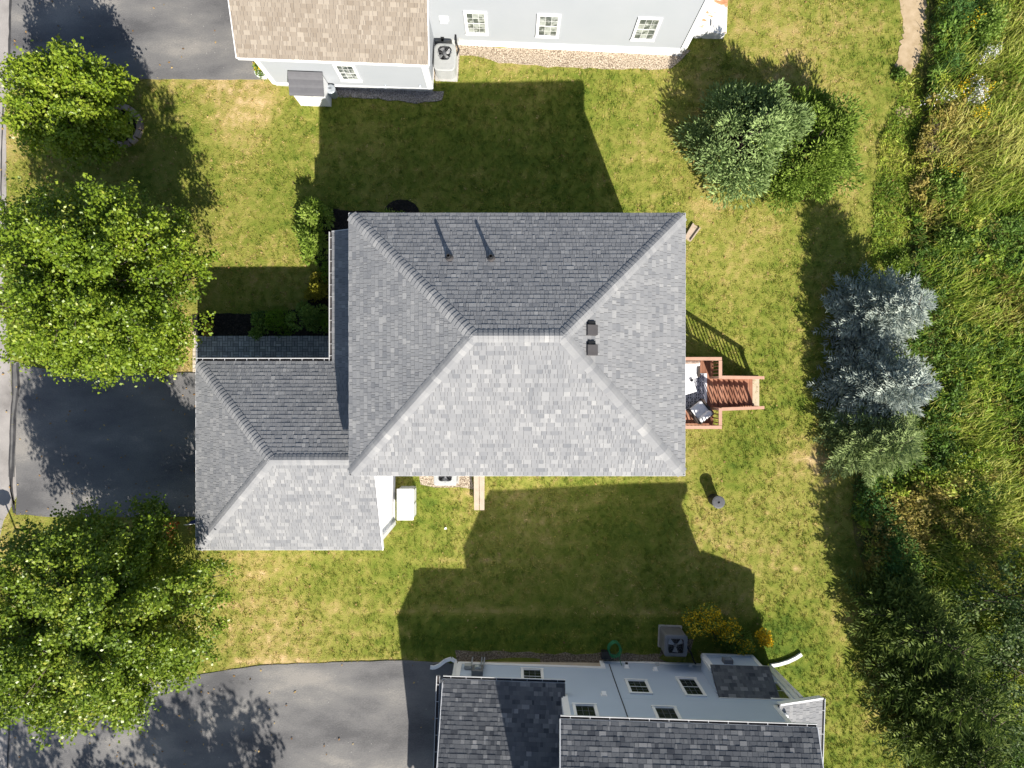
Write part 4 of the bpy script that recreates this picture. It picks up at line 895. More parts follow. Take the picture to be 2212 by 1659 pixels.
rail_run((dx0, dyN), (dx1 + .05, dyN), ZRAIL, ZRAIL); rail_run((dx1, dyN - .07), (dx1, sy1 - .04), ZRAIL, ZRAIL); rail_run((dx1, sy0 + .04), (dx1, dyS + .07), ZRAIL, ZRAIL); rail_run((dx0, dyS), (dx1 + .05, dyS), ZRAIL, ZRAIL)
ns = 8; run = .258; rise = (ZD + .47) / (ns + 1)
for k in range(ns):
    xk = dx1 + .02 + run * k; zk = ZD - rise * (k + 1)
    for j in range(2):
        MB().box((xk + .064 + j * .131, (sy0 + sy1) / 2, zk - .018), (.124, sy1 - sy0 - .1, .036), tone=random.random()).build("tread", M['wood'], deck)
    MB().box((xk + .004, (sy0 + sy1) / 2, zk + rise / 2 - .02), (.02, sy1 - sy0 - .12, rise - .03)).build("riser", M['wood'], deck)
xe = dx1 + .02 + run * ns; ze_ = ZD - rise * (ns + 1)
for y in (sy0 + .03, sy1 - .03):
    MB().bar((dx1, y, ZD - .16), (xe + .05, y, ze_ + .12), .04, .27).build("stringer", M['wood'], deck)
MB().box((xe + .16, (sy0 + sy1) / 2, ze_ + .03), (.30, sy1 - sy0 + .1, .07)).build("landing", M['palewood'], deck)
for y in (sy0, sy1):
    rail_run((dx1 + .04, y), (xe + .12, y), ZRAIL - .02, ze_ + 1.04); post(xe - .02, y, ze_ - .08, ze_ + 1.04)
    MB().bar((xe + .02, y + (.03 if y > 0 else -.03), ze_ + .08), (xe + .30, y + (.03 if y > 0 else -.03), ze_ + .08), .045, .045).build("stair_foot", M['palewood'], deck)

# furniture on the deck
rm = bpy.data.materials.new("rug_weave"); rm.use_nodes = True; nt = rm.node_tree; bs = nt.nodes["Principled BSDF"]; bs.inputs["Roughness"].default_value = .95
geo = nt.nodes.new("ShaderNodeNewGeometry"); mp = nt.nodes.new("ShaderNodeMapping"); nt.links.new(geo.outputs["Position"], mp.inputs["Vector"]); mp.inputs["Scale"].default_value = (3.3, 3.3, 0)
sx = nt.nodes.new("ShaderNodeSeparateXYZ"); nt.links.new(mp.outputs[0], sx.inputs[0])
fx = math_n(nt, 'ABSOLUTE', math_n(nt, 'SUBTRACT', math_n(nt, 'FRACT', sx.outputs[0], 0), .5), 0); fy = math_n(nt, 'ABSOLUTE', math_n(nt, 'SUBTRACT', math_n(nt, 'FRACT', sx.outputs[1], 0), .5), 0)
dg = math_n(nt, 'ABSOLUTE', math_n(nt, 'SUBTRACT', fx, fy), 0); l1 = math_n(nt, 'LESS_THAN', dg, .045); l2 = math_n(nt, 'LESS_THAN', math_n(nt, 'MINIMUM', fx, fy), .035); l3 = math_n(nt, 'GREATER_THAN', math_n(nt, 'MAXIMUM', fx, fy), .46)
l4 = math_n(nt, 'LESS_THAN', math_n(nt, 'ABSOLUTE', math_n(nt, 'SUBTRACT', math_n(nt, 'ADD', fx, fy), .36), 0), .03)
tot = math_n(nt, 'MAXIMUM', math_n(nt, 'MAXIMUM', l1, l2), math_n(nt, 'MAXIMUM', l3, l4)); nt.links.new(ramp(nt, [(0, (.085, .09, .115)), (1, (.55, .56, .60))], tot), bs.inputs["Base Color"])
rug = MB().prism([(5.65, -.98), (7.22, -.98), (7.22, .40), (5.65, .40)], ZD + .002, ZD + .014).build("rug", rm)
tag(rug, "blue and white patterned outdoor rug lying on the deck", "rug")
rb = MB()
for (a, b, c_, d) in ((7.22, -.98, 7.32, .40),): rb.prism([(a, b), (c_, b), (c_, d), (a, d)], ZD + .001, ZD + .013)
rb.build("rug_border", M['cushion'], rug)
ORG[rug.name] = Vector((0, 0, 0))
def cushion_box(parent, c, d, rz, m, name="cushion", M3=None):
    bm_ = MB().box((0, 0, 0), d); o = bm_.build(name, m, parent); o.location = Vector(c) - org_of(parent); o.rotation_euler = (0, 0, rz)
    for v in o.data.vertices: v.co += org_of(parent)
    bv = o.modifiers.new("soft", 'BEVEL'); bv.width = min(d) * .35; bv.segments = 3
    for p_ in o.data.polygons: p_.use_smooth = True
    return o
sofa = thing("outdoor_sofa", (6.1, .58, ZD), "white cushioned outdoor sofa against the north railing of the deck", "sofa")
MB().box((6.1, .58, ZD + .14), (1.6, .58, .24)).build("base", M['wicker'], sofa); MB().box((6.1, .84, ZD + .33), (1.6, .07, .62)).build("back_frame", M['wicker'], sofa)
for k in range(2): cushion_box(sofa, (5.72 + .78 * k, .50, ZD + .34), (.76, .56, .18), 0, M['cushion'], "seat_cushion"); cushion_box(sofa, (5.72 + .78 * k, .74, ZD + .55), (.74, .16, .36), 0, M['cushion'], "back_cushion")
for xx in (5.32, 6.88): MB().box((xx, .56, ZD + .28), (.07, .6, .5)).build("arm", M['wicker'], sofa)
pil = cushion_box(bpy.data.objects[sofa.name], (6.4, .79, ZD + .70), (.85, .13, .24), .02, M['pillow'], "throw_pillow")
tbl = thing("coffee_table", (6.3, -.02, ZD), "white square coffee table on the patterned deck rug", "table")
ct = MB(); ct.box((6.3, -.02, ZD + .40), (.86, .80, .04), rz=.30); ct.build("top", M['cushion'], tbl)
for sx_, sy_ in ((-1, -1), (1, -1), (1, 1), (-1, 1)):
    a_ = .30; lx, ly = sx_ * .36, sy_ * .34; MB().box((6.3 + math.cos(a_) * lx - math.sin(a_) * ly, -.02 + math.sin(a_) * lx + math.cos(a_) * ly, ZD + .20), (.05, .05, .36), rz=a_).build("leg", M['white'], tbl)
MB().lathe((6.62, .14, ZD + .42), [(0, 0), (.05, 0), (.06, .06), (.045, .06), (.04, .01)], 12).build("cup", M['metalg']).update_tag()
tag(bpy.data.objects["cup"], "small dark cup standing on the white coffee table", "cup")
ch = thing("wicker_armchair", (6.98, -1.02, ZD), "dark wicker armchair with pale grey cushions on the deck corner", "chair")
ca = math.radians(-52)                       # chair's local +y (its back) points south-east
def CP(lx, ly, z): a_ = ca - math.pi / 2; return Vector((6.98 + math.cos(a_ + math.pi / 2) * ly - math.sin(a_ + math.pi / 2) * lx, -1.02 + math.sin(a_ + math.pi / 2) * ly + math.cos(a_ + math.pi / 2) * lx, ZD + z))
def cbox(name, lx, ly, z, d, m, soft=False):
    c_ = CP(lx, ly, z); rz = ca - math.pi / 2 + math.pi
    if soft: return cushion_box(ch, c_, d, rz, m, name)
    return MB().box(c_, d, rz=rz).build(name, m, ch)
cbox("seat_frame", 0, 0, .17, (.62, .60, .22), M['wicker']); cbox("backrest", 0, .31, .33, (.64, .07, .46), M['wicker'])
for s_ in (-1, 1): cbox("armrest", s_ * .32, -.02, .29, (.06, .62, .38), M['wicker'])
for s_ in (-1, 1):
    for t_ in (-1, 1): cbox("leg", s_ * .27, t_ * .25, .04, (.05, .05, .08), M['wicker'])
cbox("seat_cushion", 0, -.06, .35, (.54, .54, .15), M['cushion'], True); cbox("back_cushion", 0, .21, .50, (.54, .20, .26), M['cushion'], True)

# ================================================================== condensers
def condenser(p, size, h, rz, label, body, fan_r, foff=(0, 0), round_=.12, blades=3, group=None, bladem=None):
    t = thing("air_conditioner", p, label, "air conditioner", group); c_, s_ = math.cos(rz), math.sin(rz)
    def L(x, y, z): return Vector((p.x + c_ * x - s_ * y, p.y + s_ * x + c_ * y, p.z + z))
    def rr(w, d, r, n=5):
        o = []
        for cx_, cy_, a0 in ((w / 2 - r, d / 2 - r, 0), (-w / 2 + r, d / 2 - r, 90), (-w / 2 + r, -d / 2 + r, 180), (w / 2 - r, -d / 2 + r, 270)):
            for k in range(n): a = math.radians(a0 + 90 * k / (n - 1)); o.append((cx_ + r * math.cos(a), cy_ + r * math.sin(a)))
        return o
    MB().add([L(x, y, z) for z in (0, .06) for x, y in rr(size[0] + .08, size[1] + .08, .03)], [tuple(range(20, 40)), tuple(range(19, -1, -1))] + [(i, (i + 1) % 20, 20 + (i + 1) % 20, 20 + i) for i in range(20)]).build("pad", M['concrete'], t)
    o = rr(size[0], size[1], round_); i_ = rr(size[0] - .06, size[1] - .06, round_ * .8)
    mb = MB(); n = 20
    rings = [[L(x, y, .06) for x, y in o], [L(x, y, h - .10) for x, y in o], [L(x, y, h - .02) for x, y in rr(size[0] + .03, size[1] + .03, round_)], [L(x, y, h) for x, y in i_]]
    hole = [L(foff[0] + fan_r * math.cos(a), foff[1] + fan_r * math.sin(a), h + .01) for a in [math.atan2(q[1] - foff[1], q[0] - foff[0]) for q in i_]]
    hole2 = [L(foff[0] + fan_r * .97 * math.cos(a), foff[1] + fan_r * .97 * math.sin(a), h - .22) for a in [math.atan2(q[1] - foff[1], q[0] - foff[0]) for q in i_]]
    rings += [hole]
    v = [q for r in rings for q in r]; f = []
    for k in range(len(rings) - 1):
        for j in range(n): f.append((k * n + j, k * n + (j + 1) % n, (k + 1) * n + (j + 1) % n, (k + 1) * n + j))
    mb.add(v, f); mb.build("cabinet", body, t)
    MB().add(hole + hole2, [(j, (j + 1) % n, n + (j + 1) % n, n + j) for j in range(n)] + [tuple(range(n, 2 * n))]).build("fan_well", M['blackp'], t)
    for k in range(24):
        a = k / 24 * 2 * math.pi
    ribs = MB(); per = [(o[j], o[(j + 1) % n]) for j in range(n)]
    for (ax, ay), (bx, by) in per:
        m_ = max(1, int(math.hypot(bx - ax, by - ay) / .05))
        for q in range(m_):
            x_ = ax + (bx - ax) * (q + .5) / m_; y_ = ay + (by - ay) * (q + .5) / m_; ribs.bar(L(x_, y_, .1), L(x_, y_, h - .11), .012, .02)
    ribs.build("louvre_grille", body, t)
    hub = L(foff[0], foff[1], h - .08); MB().lathe(hub, [(0, .05), (.06, .045), (.07, -.04), (0, -.05)], 14).build("fan_hub", M['metalg'], t)
    for k in range(blades):
        a = k / blades * 2 * math.pi + .5; q = []
        for r, da, dz in ((.07, -.3, -.02), (fan_r * .92, -.38, -.03), (fan_r * .92, .38, .03), (.07, .3, .02)): q.append(hub + Vector((r * math.cos(a + da), r * math.sin(a + da), dz)))
        MB().slab(q, .008).build("fan_blade", bladem or M['bladem'], t)
    g = MB()
    for rr_ in (.3, .5, .7, .9):
        pts = [L(foff[0] + fan_r * rr_ * math.cos(a), foff[1] + fan_r * rr_ * math.sin(a), h + .015) for a in np.linspace(0, 2 * math.pi, 22)]; g.tube(pts, .0025, 4)
    for k in range(6): a = k / 6 * math.pi; g.bar(L(foff[0] + fan_r * math.cos(a), foff[1] + fan_r * math.sin(a), h + .02), L(foff[0] - fan_r * math.cos(a), foff[1] - fan_r * math.sin(a), h + .02), .006, .005)
    g.build("wire_guard", M['metalg'], t)
    return t
pA = P(963, 134, .45); pA.z = float(gz(pA.x, pA.y)) + .02
acn = condenser(pA, (.80, 1.02), .82, -.04, "pale grey condenser with a rounded cabinet tucked beside the pale house", M['metall'], .29, foff=(-.01, .16), round_=.2, blades=4)
MB().box((pA.x, pA.y - .36, pA.z + .822), (.5, .2, .012)).build("control_cover", M['metall'], acn)
pB = P(1463, 1400, .75); pB.z = float(gz(pB.x, pB.y)) + .02
condenser(pB, (.86, .80), 1.0, B.a, "dark grey condenser with a three-blade fan beside the blue-grey house", M['metalg'], .36, round_=.1)
pC = P(962, 1025, .72); pC.z = float(gz(pC.x, pC.y)) + .02
condenser(pC, (.84, .80), .78, 0, "pale condenser half hidden under the south eave of the middle house", M['metall'], .31, round_=.1)
# refrigerant lines
def hosething(name, pts, r, m, label, cat, base=None):
    o = MB().tube([Vector(q) - Vector(pts[0]) + Vector(pts[0]) for q in pts], r, 7).build(name, m, origin=pts[0], smooth=True); return tag(o, label, cat)
q0 = pB + Vector((.42, -.2, .3)); hosething("refrigerant_line", [q0, q0 + Vector((.18, -.08, .05)), q0 + Vector((.32, -.3, .12)), q0 + Vector((.36, -.5, .3)), q0 + Vector((.36, -.52, .6))], .035, M['blackp'], "black insulated pipe from the dark condenser up the wall", "pipe")
q0 = pA + Vector((.40, .3, .3)); hosething("refrigerant_line", [q0, q0 + Vector((.10, .18, .1)), q0 + Vector((.02, .40, .2)), q0 + Vector((0, .62, .5))], .035, M['blackp'], "black insulated pipe behind the pale rounded condenser", "pipe")

# ================================================================== small things around the houses
# coiled hose
hp = P(1330, 1412, .25); hp.z = float(gz(hp.x, hp.y)) + .03; pts = []
for k in range(160):
    a = k * .24; r = .24 + .03 * math.sin(k * .37) ; pts.append(Vector((hp.x + r * math.cos(a) * .95, hp.y + r * math.sin(a) * 1.15 + .0004 * k, hp.z + .012 + .0028 * k)))
pts += [hp + Vector((.16, -.2, .5)), hp + Vector((.2, -.36, .55)), hp + Vector((.24, -.46, .6))]
ho = MB().tube(pts, .014, 6).build("garden_hose", M['hose'], origin=hp, smooth=True); tag(ho, "green garden hose coiled against the blue-grey house", "hose")
bx = thing("hose_box", P(1312, 1420, .1), "low black box beside the coiled green hose", "box"); bp_ = P(1311, 1421, .15); bp_.z = float(gz(bp_.x, bp_.y)); ORG[bx.name] = Vector(bx.location)
MB().box(bp_ + Vector((0, 0, .12)), (.34, .26, .24)).build("bin", M['blackp'], bx); MB().box(bp_ + Vector((0, 0, .255)), (.37, .29, .03)).build("lid", M['metald'], bx)
# white cabinet by the garage wall
cb = P(874, 1090, .9); cx0, cx1, cy0, cy1 = P(857, 0, .9).x, P(893, 0, .9).x, P(0, 1124, .9).y, P(0, 1056, .9).y
cab = thing("storage_cabinet", (cb.x, cb.y, 0), "low white storage cabinet with a flat lid against the garage wall", "cabinet")
MB().prism([(cx0 + .03, cy0 + .03), (cx1 - .03, cy0 + .03), (cx1 - .03, cy1 - .03), (cx0 + .03, cy1 - .03)], 0, .84).build("body", M['metall'], cab)
lid = MB().prism([(cx0, cy0), (cx1, cy0), (cx1, cy1), (cx0, cy1)], .84, .90).build("lid", M['white'], cab); lid.modifiers.new("b", 'BEVEL').width = .012
for k in range(2): MB().box((cx1 - .02, cy0 + (cy1 - cy0) * (.27 + .46 * k), .44), (.02, (cy1 - cy0) * .4, .7)).build("door", M['white'], cab)
# plank bench
bn = thing("plank_bench", (P(1035, 1065, .4).x, P(1035, 1065, .4).y, -.2), "long tan plank bench standing out from under the south eave", "bench")
x0, x1, yA, yB = P(1023, 0, .42).x, P(1047, 0, .42).x, P(0, 1102, .42).y, P(0, 1012, .42).y
for k in range(2):
    xa_, xb_ = x0 + (x1 - x0) * (.5 * k) + .004, x0 + (x1 - x0) * (.5 * k + .5) - .004; MB().prism([(xa_ + .02, yA), (xb_ - .01 * (k == 1), yA), (xb_, yB), (xa_, yB)], .38, .425, tone=random.random()).build("seat_plank", M['plank'], bn)
for y in (yA + .2, yB - .25): MB().box(((x0 + x1) / 2, y, .09), (x1 - x0 - .1, .07, .58)).build("leg", M['plank'], bn)
# splash block at the north-east corner
sb = G(1494, 503, 0); sp = MB(); d_ = Vector((.55, .83, 0)); s_ = Vector((.83, -.55, 0))
for k in (-1, 1): sp.bar(sb - d_ * .32 + s_ * .13 * k + Vector((0, 0, .07)), sb + d_ * .32 + s_ * .16 * k + Vector((0, 0, .05)), .05, .14)
sp.bar(sb - d_ * .34 + Vector((0, 0, .04)), sb + d_ * .32 + Vector((0, 0, .02)), .28, .06); o = sp.build("splash_block", M['plank'], origin=sb); tag(o, "tan concrete splash block at the house's north-east corner", "splash block")
# round bin on the lawn
fb = P(1553, 1086, .5); fb.z = float(gz(fb.x, fb.y)); fb = P(1552.5, 1085, fb.z + .68); fb.z = float(gz(fb.x, fb.y))
bn2 = thing("burn_barrel", fb, "round dark grey burn barrel with a holed lid, alone on the lawn", "barrel")
MB().lathe(fb, [(0, .0), (.21, 0), (.225, .02), (.22, .2), (.23, .22), (.22, .24), (.22, .44), (.23, .46), (.22, .48), (.225, .64), (0, .64)], 28).build("drum", M['metald'], bn2, smooth=False)
MB().lathe(fb, [(.045, .665), (.045, .70), (.2, .69), (.25, .675), (.25, .645), (.22, .645)], 28).build("lid", M['lidg'], bn2)
MB().lathe(fb, [(0, .668), (.05, .668)], 16).build("vent_hole", M['blackp'], bn2)
# small shed and pail by the north neighbour
sh0 = T.w(-4.55, -.42, 0); shd = thing("storage_shed", sh0, "small white storage shed with a grey shingled lid against the pale garage", "shed")
sx0, sx1, syA, syB = -5.17, -3.98, -.72, -.08
MB().hexa([T.w(sx0, syA, 0), T.w(sx1, syA, 0), T.w(sx1, syB, 0), T.w(sx0, syB, 0)], [T.w(sx0, syA, 1.18), T.w(sx1, syA, 1.18), T.w(sx1, syB, 1.42), T.w(sx0, syB, 1.42)]).build("body", M['white'], shd)
rl = [T.w(sx0 - .06, syA - .10, 1.16), T.w(sx1 + .05, syA - .10, 1.16), T.w(sx1 + .05, syB + .02, 1.46), T.w(sx0 - .06, syB + .02, 1.46)]
lid = MB().slab(rl, .04).build("roof", M['metalg'], shd)
e_ = (rl[1] - rl[0]); s_ = (rl[3] - rl[0]); nrm = e_.cross(s_).normalized()
for k in range(9): a = k / 9; b_ = (k + 1) / 9; MB().hexa([rl[0] + s_ * a, rl[1] + s_ * a, rl[1] + s_ * b_, rl[0] + s_ * b_], [rl[0] + s_ * a + nrm * .014, rl[1] + s_ * a + nrm * .014, rl[1] + s_ * b_ + nrm * .003, rl[0] + s_ * b_ + nrm * .003], random.random()).build("slat", mat("shed_slat%d" % k, st((.10, .10, .11), (.17, .17, .18)), tone=.7, scale=6, rough=.7) if k == 0 else bpy.data.materials["shed_slat0"], lid)
for k in range(2): MB().box(T.w(sx0 + .3 + .6 * k, syA - .012, .6), (.56, .02, 1.0), rz=T.a).build("door", M['white'], shd)
MB().box(T.w(-4.55, syA - .04, 1.02), (.34, .03, .04), rz=T.a).build("handle", M['metald'], shd)
pl = P(715, 194, .5); pl = Vector((pl.x, pl.y, 0)); pail = thing("metal_pail", pl, "round galvanised lidded pail beside the small white shed", "pail")
MB().lathe(pl, [(0, 0), (.14, 0), (.17, .52), (.18, .54), (.17, .55)], 22).build("bucket", M['galv'], pail)
MB().lathe(pl, [(.185, .54), (.185, .57), (.15, .59), (.05, .60), (0, .6)], 22).build("lid", M['galv'], pail); MB().bar(pl + Vector((-.05, 0, .63)), pl + Vector((.05, 0, .63)), .02, .02).bar(pl + Vector((-.05, 0, .60)), pl + Vector((-.05, 0, .64)), .02, .02, up=(0, 1, 0)).build("handle", M['metalg'], pail)
# grey utility box and shepherd's hook under the big maple
ub = G(348, 748); ut = thing("utility_box", ub, "flat dark grey utility box on the dry lawn under the large maple", "utility box")
a_ = -.25
MB().box(ub + Vector((0, 0, .14)), (.34, .46, .28), rz=a_).build("body", M['metalg'], ut); MB().box(ub + Vector((0, 0, .295)), (.38, .50, .03), rz=a_).build("lid", mat("box_lid", st((.06, .058, .055), (.10, .095, .09)), scale=6, rough=.8), ut)
hk = G(374, 766); hosething("shepherd_hook", [hk, hk + Vector((-.1, .05, .5)), hk + Vector((-.2, .05, .9)), hk + Vector((-.32, .0, 1.0)), hk + Vector((-.42, -.02, .95)), hk + Vector((-.45, -.05, .85))], .009, M['metald'], "thin dark shepherd's hook leaning over the lawn by the driveway", "garden hook")
# flag on the garage front
fl0 = Vector((gwx0 - .02, P(0, 1129, 2.2).y, 1.95)); fl1 = P(397, 1134, 2.45); ft = thing("flag", fl0, "red, white and blue flag on a white pole at the garage front", "flag")
MB().tube([fl0, fl1], .014, 8).build("pole", M['white'], ft)
for k in range(3):
    a0_, a1_ = .25 + .22 * k, .25 + .22 * (k + 1); pa_, pb_ = fl0.lerp(fl1, a0_), fl0.lerp(fl1, a1_); ww = Vector((.015 * (-1) ** k, .05, 0)); dn = Vector((0, .06, -.55))
    MB().add([pa_, pb_, pb_ + dn * .5 + ww, pa_ + dn * .5 - ww, pb_ + dn, pa_ + dn], [(0, 1, 2, 3), (3, 2, 4, 5)]).build("cloth_stripe", (M['red'], M['white'], M['blue'])[k], ft)
# lamp by the street
lb = G(53, 1192); lm_ = thing("lamp_post", lb, "slim dark lamp post with a broad eight-sided hood at the street corner", "lamp post")
MB().tube([lb, lb + Vector((0, 0, 1.75))], [.04, .03], 10).build("post", M['metald'], lm_); MB().lathe(lb, [(0, 2.02), (.1, 1.98), (.30, 1.82), (.31, 1.78), (.12, 1.74), (0, 1.74)], 8).build("hood", M['metald'], lm_)
# planter by the north garage
pp = P(566, 155, .3); pp.z = 0; pt_ = thing("planter", pp, "round white planter at the pale garage's front corner", "planter")
MB().lathe(pp, [(0, 0), (.17, 0), (.24, .34), (.27, .36), (.27, .40), (.23, .40), (.22, .34), (0, .33)], 22).build("pot", M['white'], pt_)
PLANTER = pp
# stone ring round the north-west maple
RING = G(264, 274)
rg = thing("tree_ring", RING, "low ring of tan edging stones around the yellow-green maple", "stone ring")
for k in range(15):
    a = k / 15 * 2 * math.pi; r = .74; L_ = 2 * math.pi * r / 15 * .93; h = random.uniform(.14, .2)
    MB().box(RING + Vector((r * math.cos(a), r * math.sin(a), h / 2)), (random.uniform(.17, .22), L_ * random.uniform(.85, 1.0), h), rz=a + random.uniform(-.06, .06), tone=random.random()).build("stone", M['stone'], rg)
MB().lathe(RING, [(.68, .06), (.4, .10), (0, .13)], 20).build("mulch", M['mulch'], rg)
# scraps on the lawn
for (u, v, s_, lab) in ((963, 1141, .05, "small white scrap lying on the lawn in front of the bench"),):
    g_ = G(u, v, .04); o = MB().add([g_ + Vector((-s_, -s_, 0)), g_ + Vector((s_, -s_ * .6, .02)), g_ + Vector((s_ * .7, s_, .01)), g_ + Vector((-s_ * .8, s_ * .7, .03))], [(0, 1, 2), (0, 2, 3)]).build("paper_scrap", M['white'], origin=g_); tag(o, lab, "scrap")

# ================================================================== plants
def unit(a): return a / np.maximum(np.linalg.norm(a, axis=-1, keepdims=True), 1e-9)
def leaf_quads(C, ax, nr, L, W, curl=.12):
    ax = unit(ax); sd = unit(np.cross(nr, ax)); up = np.cross(ax, sd); L = np.asarray(L)[:, None]; W = np.asarray(W)[:, None]
    V = np.stack([C - ax * L * .5, C + sd * W * .5 - ax * L * .06 + up * W * curl, C + ax * L * .5 - up * W * curl, C - sd * W * .5 - ax * L * .06 + up * W * curl], 1)
    return V.reshape(-1, 3)
def quads(n): return np.arange(n * 4).reshape(n, 4)
def rnd_dirs(r, n, zmin=-1.0):
    z = r.uniform(zmin, 1, n); a = r.uniform(0, 2 * np.pi, n); q = np.sqrt(1 - z * z); return np.stack([q * np.cos(a), q * np.sin(a), z], -1)

def broadleaf(name, base, h, R, z0, n_leaf, seed, m, label, cat="tree", group=None, leaf=.13, trunk_r=.13, nb=70, squash=(1, 1), red=None, tilt=(0, 0), clear=None):
    r = np.random.default_rng(seed); t = thing(name, base, label, cat, group); b = np.array(base)
    zc = z0 + (h - z0) * .46; rz_up = h - zc; rz_dn = zc - z0
    top = b + np.array([tilt[0], tilt[1], h * .8])
    tr = MB(); tr.tube([b + [0, 0, -.1], b + [.03, .02, z0 * .6], b + (top - b) * .55, top], [trunk_r, trunk_r * .8, trunk_r * .5, trunk_r * .15], 9)
    d = rnd_dirs(r, nb, -.45); C = []; A = []; N = []; T = []
    per = n_leaf // nb
    for i in range(nb):
        k = r.uniform(.84, 1.10); dv = np.sign(d[i]) * np.abs(d[i]) ** .78
        tip = b + np.array([tilt[0] * .6, tilt[1] * .6, zc]) + dv * np.array([R * squash[0], R * squash[1], rz_up if dv[2] > 0 else rz_dn]) * k
        st_ = b + (top - b) * np.clip(.25 + .5 * (dv[2] + .5), .25, .9) * 1.0; st_[2] = min(st_[2], b[2] + max(z0 * .8, (tip[2] - b[2]) * .85))
        mid = (st_ + tip) / 2 + np.array([0, 0, .12 * R * .5])
        if i % 2 == 0 and not (clear is not None and tip[0] > clear[0] - .6 and tip[1] > clear[1] - .4): tr.tube([st_, mid, tip], [trunk_r * .35, trunk_r * .2, .012], 5)
        nt = r.integers(7, 12); ctone = r.normal(0, .12)
        for j in range(nt):
            f = r.uniform(.30, 1.0) if j else 1.0; p = (1 - f) ** 2 * st_ + 2 * f * (1 - f) * mid + f * f * tip; dirn = tip - st_; dirn = dirn / np.linalg.norm(dirn)
            tw = dirn * .7 + r.normal(0, .6, 3); tw[2] += .15; tw = tw / np.linalg.norm(tw); ln = r.uniform(.3, .8) * R * .26
            m_ = max(2, per // nt); s_ = r.uniform(0, 1, m_) ** .8
            cc = p + tw * ln * s_[:, None] + r.normal(0, .085 + .012 * R, (m_, 3)); C.append(cc)
            aa = tw * .6 + r.normal(0, .75, (m_, 3)); aa[:, 2] -= .15; A.append(aa); nn = r.normal(0, .42, (m_, 3)); nn[:, 2] += 1.0; N.append(nn)
            tn = np.clip(.45 + ctone + r.normal(0, .17, m_), 0, 1); T.append(tn)
    C = np.concatenate(C); A = np.concatenate(A); N = np.concatenate(N); T = np.concatenate(T)
    if clear is not None: k = ~((C[:, 0] > clear[0]) & (C[:, 1] > clear[1])); C, A, N, T = C[k], A[k], N[k], T[k]
    n = len(C); L = r.uniform(.75, 1.25, n) * leaf; ob = np_obj("crown", leaf_quads(C, A, N, L, L * r.uniform(.6, .85, n)), quads(n), T, m, t)
    tr.build("trunk", M['bark'], t, smooth=True)
    if red is not None:                    # an early-turning branch
        c0 = np.array(red[0]); k = np.linalg.norm(C - c0, axis=1) < red[1]; k &= r.random(n) < .3
        if k.any():
            k = np.nonzero(k)[0]; np_obj("turning_leaves", leaf_quads(C[k] + [0, 0, .05], A[k], N[k], L[k], L[k] * .7), quads(len(k)), r.random(len(k)), M['orange'], t)
    return t

def conifer(name, base, h, R, seed, m, label, nwh=13, per=9, sp_len=.24, sp_w=.05, z0=.08, power=.85, droop=.12, cat="tree", group=None, dens=1.0, lean=(0, 0)):
    r = np.random.default_rng(seed); t = thing(name, base, label, cat, group); b = np.array(base); tr = MB()
    tr.tube([b + [0, 0, -.1], b + [lean[0] * .5, lean[1] * .5, h * .5], b + [lean[0], lean[1], h]], [.11 * h / 4, .06 * h / 4, .012], 8)
    C = []; A = []; T = []; Ls = []
    for w in range(nwh):
        f = w / (nwh - 1); z = h * (z0 + (1 - z0) * f ** 1.05); rad = R * max(.05, (1 - f)) ** power; nb = max(4, int(per * (1 - .45 * f)))
        a0 = r.uniform(0, 6.28); bt = r.normal(0, .08)
        for i in range(nb):
            a = a0 + i / nb * 6.283 + r.normal(0, .16); ln = rad * r.uniform(.82, 1.12) + .08; up = -droop + .75 * f + r.normal(0, .06)
            d = np.array([math.cos(a), math.sin(a), up]); d /= np.linalg.norm(d); o = b + np.array([lean[0] * z / h, lean[1] * z / h, z]); ctone = bt + r.normal(0, .09)
            if i % 3 == 0: tr.tube([o, o + d * ln * .8], [.022, .006], 4)
            side = np.array([-d[1], d[0], 0]); side /= np.linalg.norm(side)
            nt = max(2, int(ln / (sp_len * .55) * dens))
            for j in range(nt):
                q = (j + .6) / nt; p = o + d * ln * q + np.array([0, 0, -.10 * ln * q * q + (.05 * q)])
                tl = max(.06, (1 - q) * ln * .5 + sp_len * .5)
                for s_ in (-1, 1):
                    k = max(1, int(tl / (sp_len * .6)))
                    for e in range(k):
                        td = d * .75 + side * s_ * .8 + r.normal(0, .14, 3) + [0, 0, .16]; td /= np.linalg.norm(td)
                        C.append(p + td * (tl * (e + .5) / k)); A.append(td + r.normal(0, .18, 3)); T.append(np.clip(.42 + ctone + .2 * (e == k - 1) + r.normal(0, .13), 0, 1)); Ls.append(sp_len * r.uniform(.75, 1.2))
            C.append(o + d * ln); A.append(d); T.append(.75); Ls.append(sp_len * 1.1)
    for k in range(6):
        a = k; C.append(b + [lean[0] + .05 * math.cos(a), lean[1] + .05 * math.sin(a), h - .02 * k]); A.append(np.array([.5 * math.cos(a), .5 * math.sin(a), 1.0])); T.append(.7); Ls.append(sp_len)
    C = np.array(C); A = unit(np.array(A)); T = np.array(T); L = np.array(Ls); n = len(C)
    N1 = r.normal(0, .5, (n, 3)); N1[:, 2] += 1; N2 = np.cross(A, N1)
    V = np.concatenate([leaf_quads(C, A, N1, L, np.full(n, sp_w) * r.uniform(.8, 1.25, n), .0), leaf_quads(C, A, N2, L, np.full(n, sp_w), .0)])
    np_obj("crown", V, quads(2 * n), np.concatenate([T, T]), m, t); tr.build("trunk", M['bark'], t, smooth=True); return t

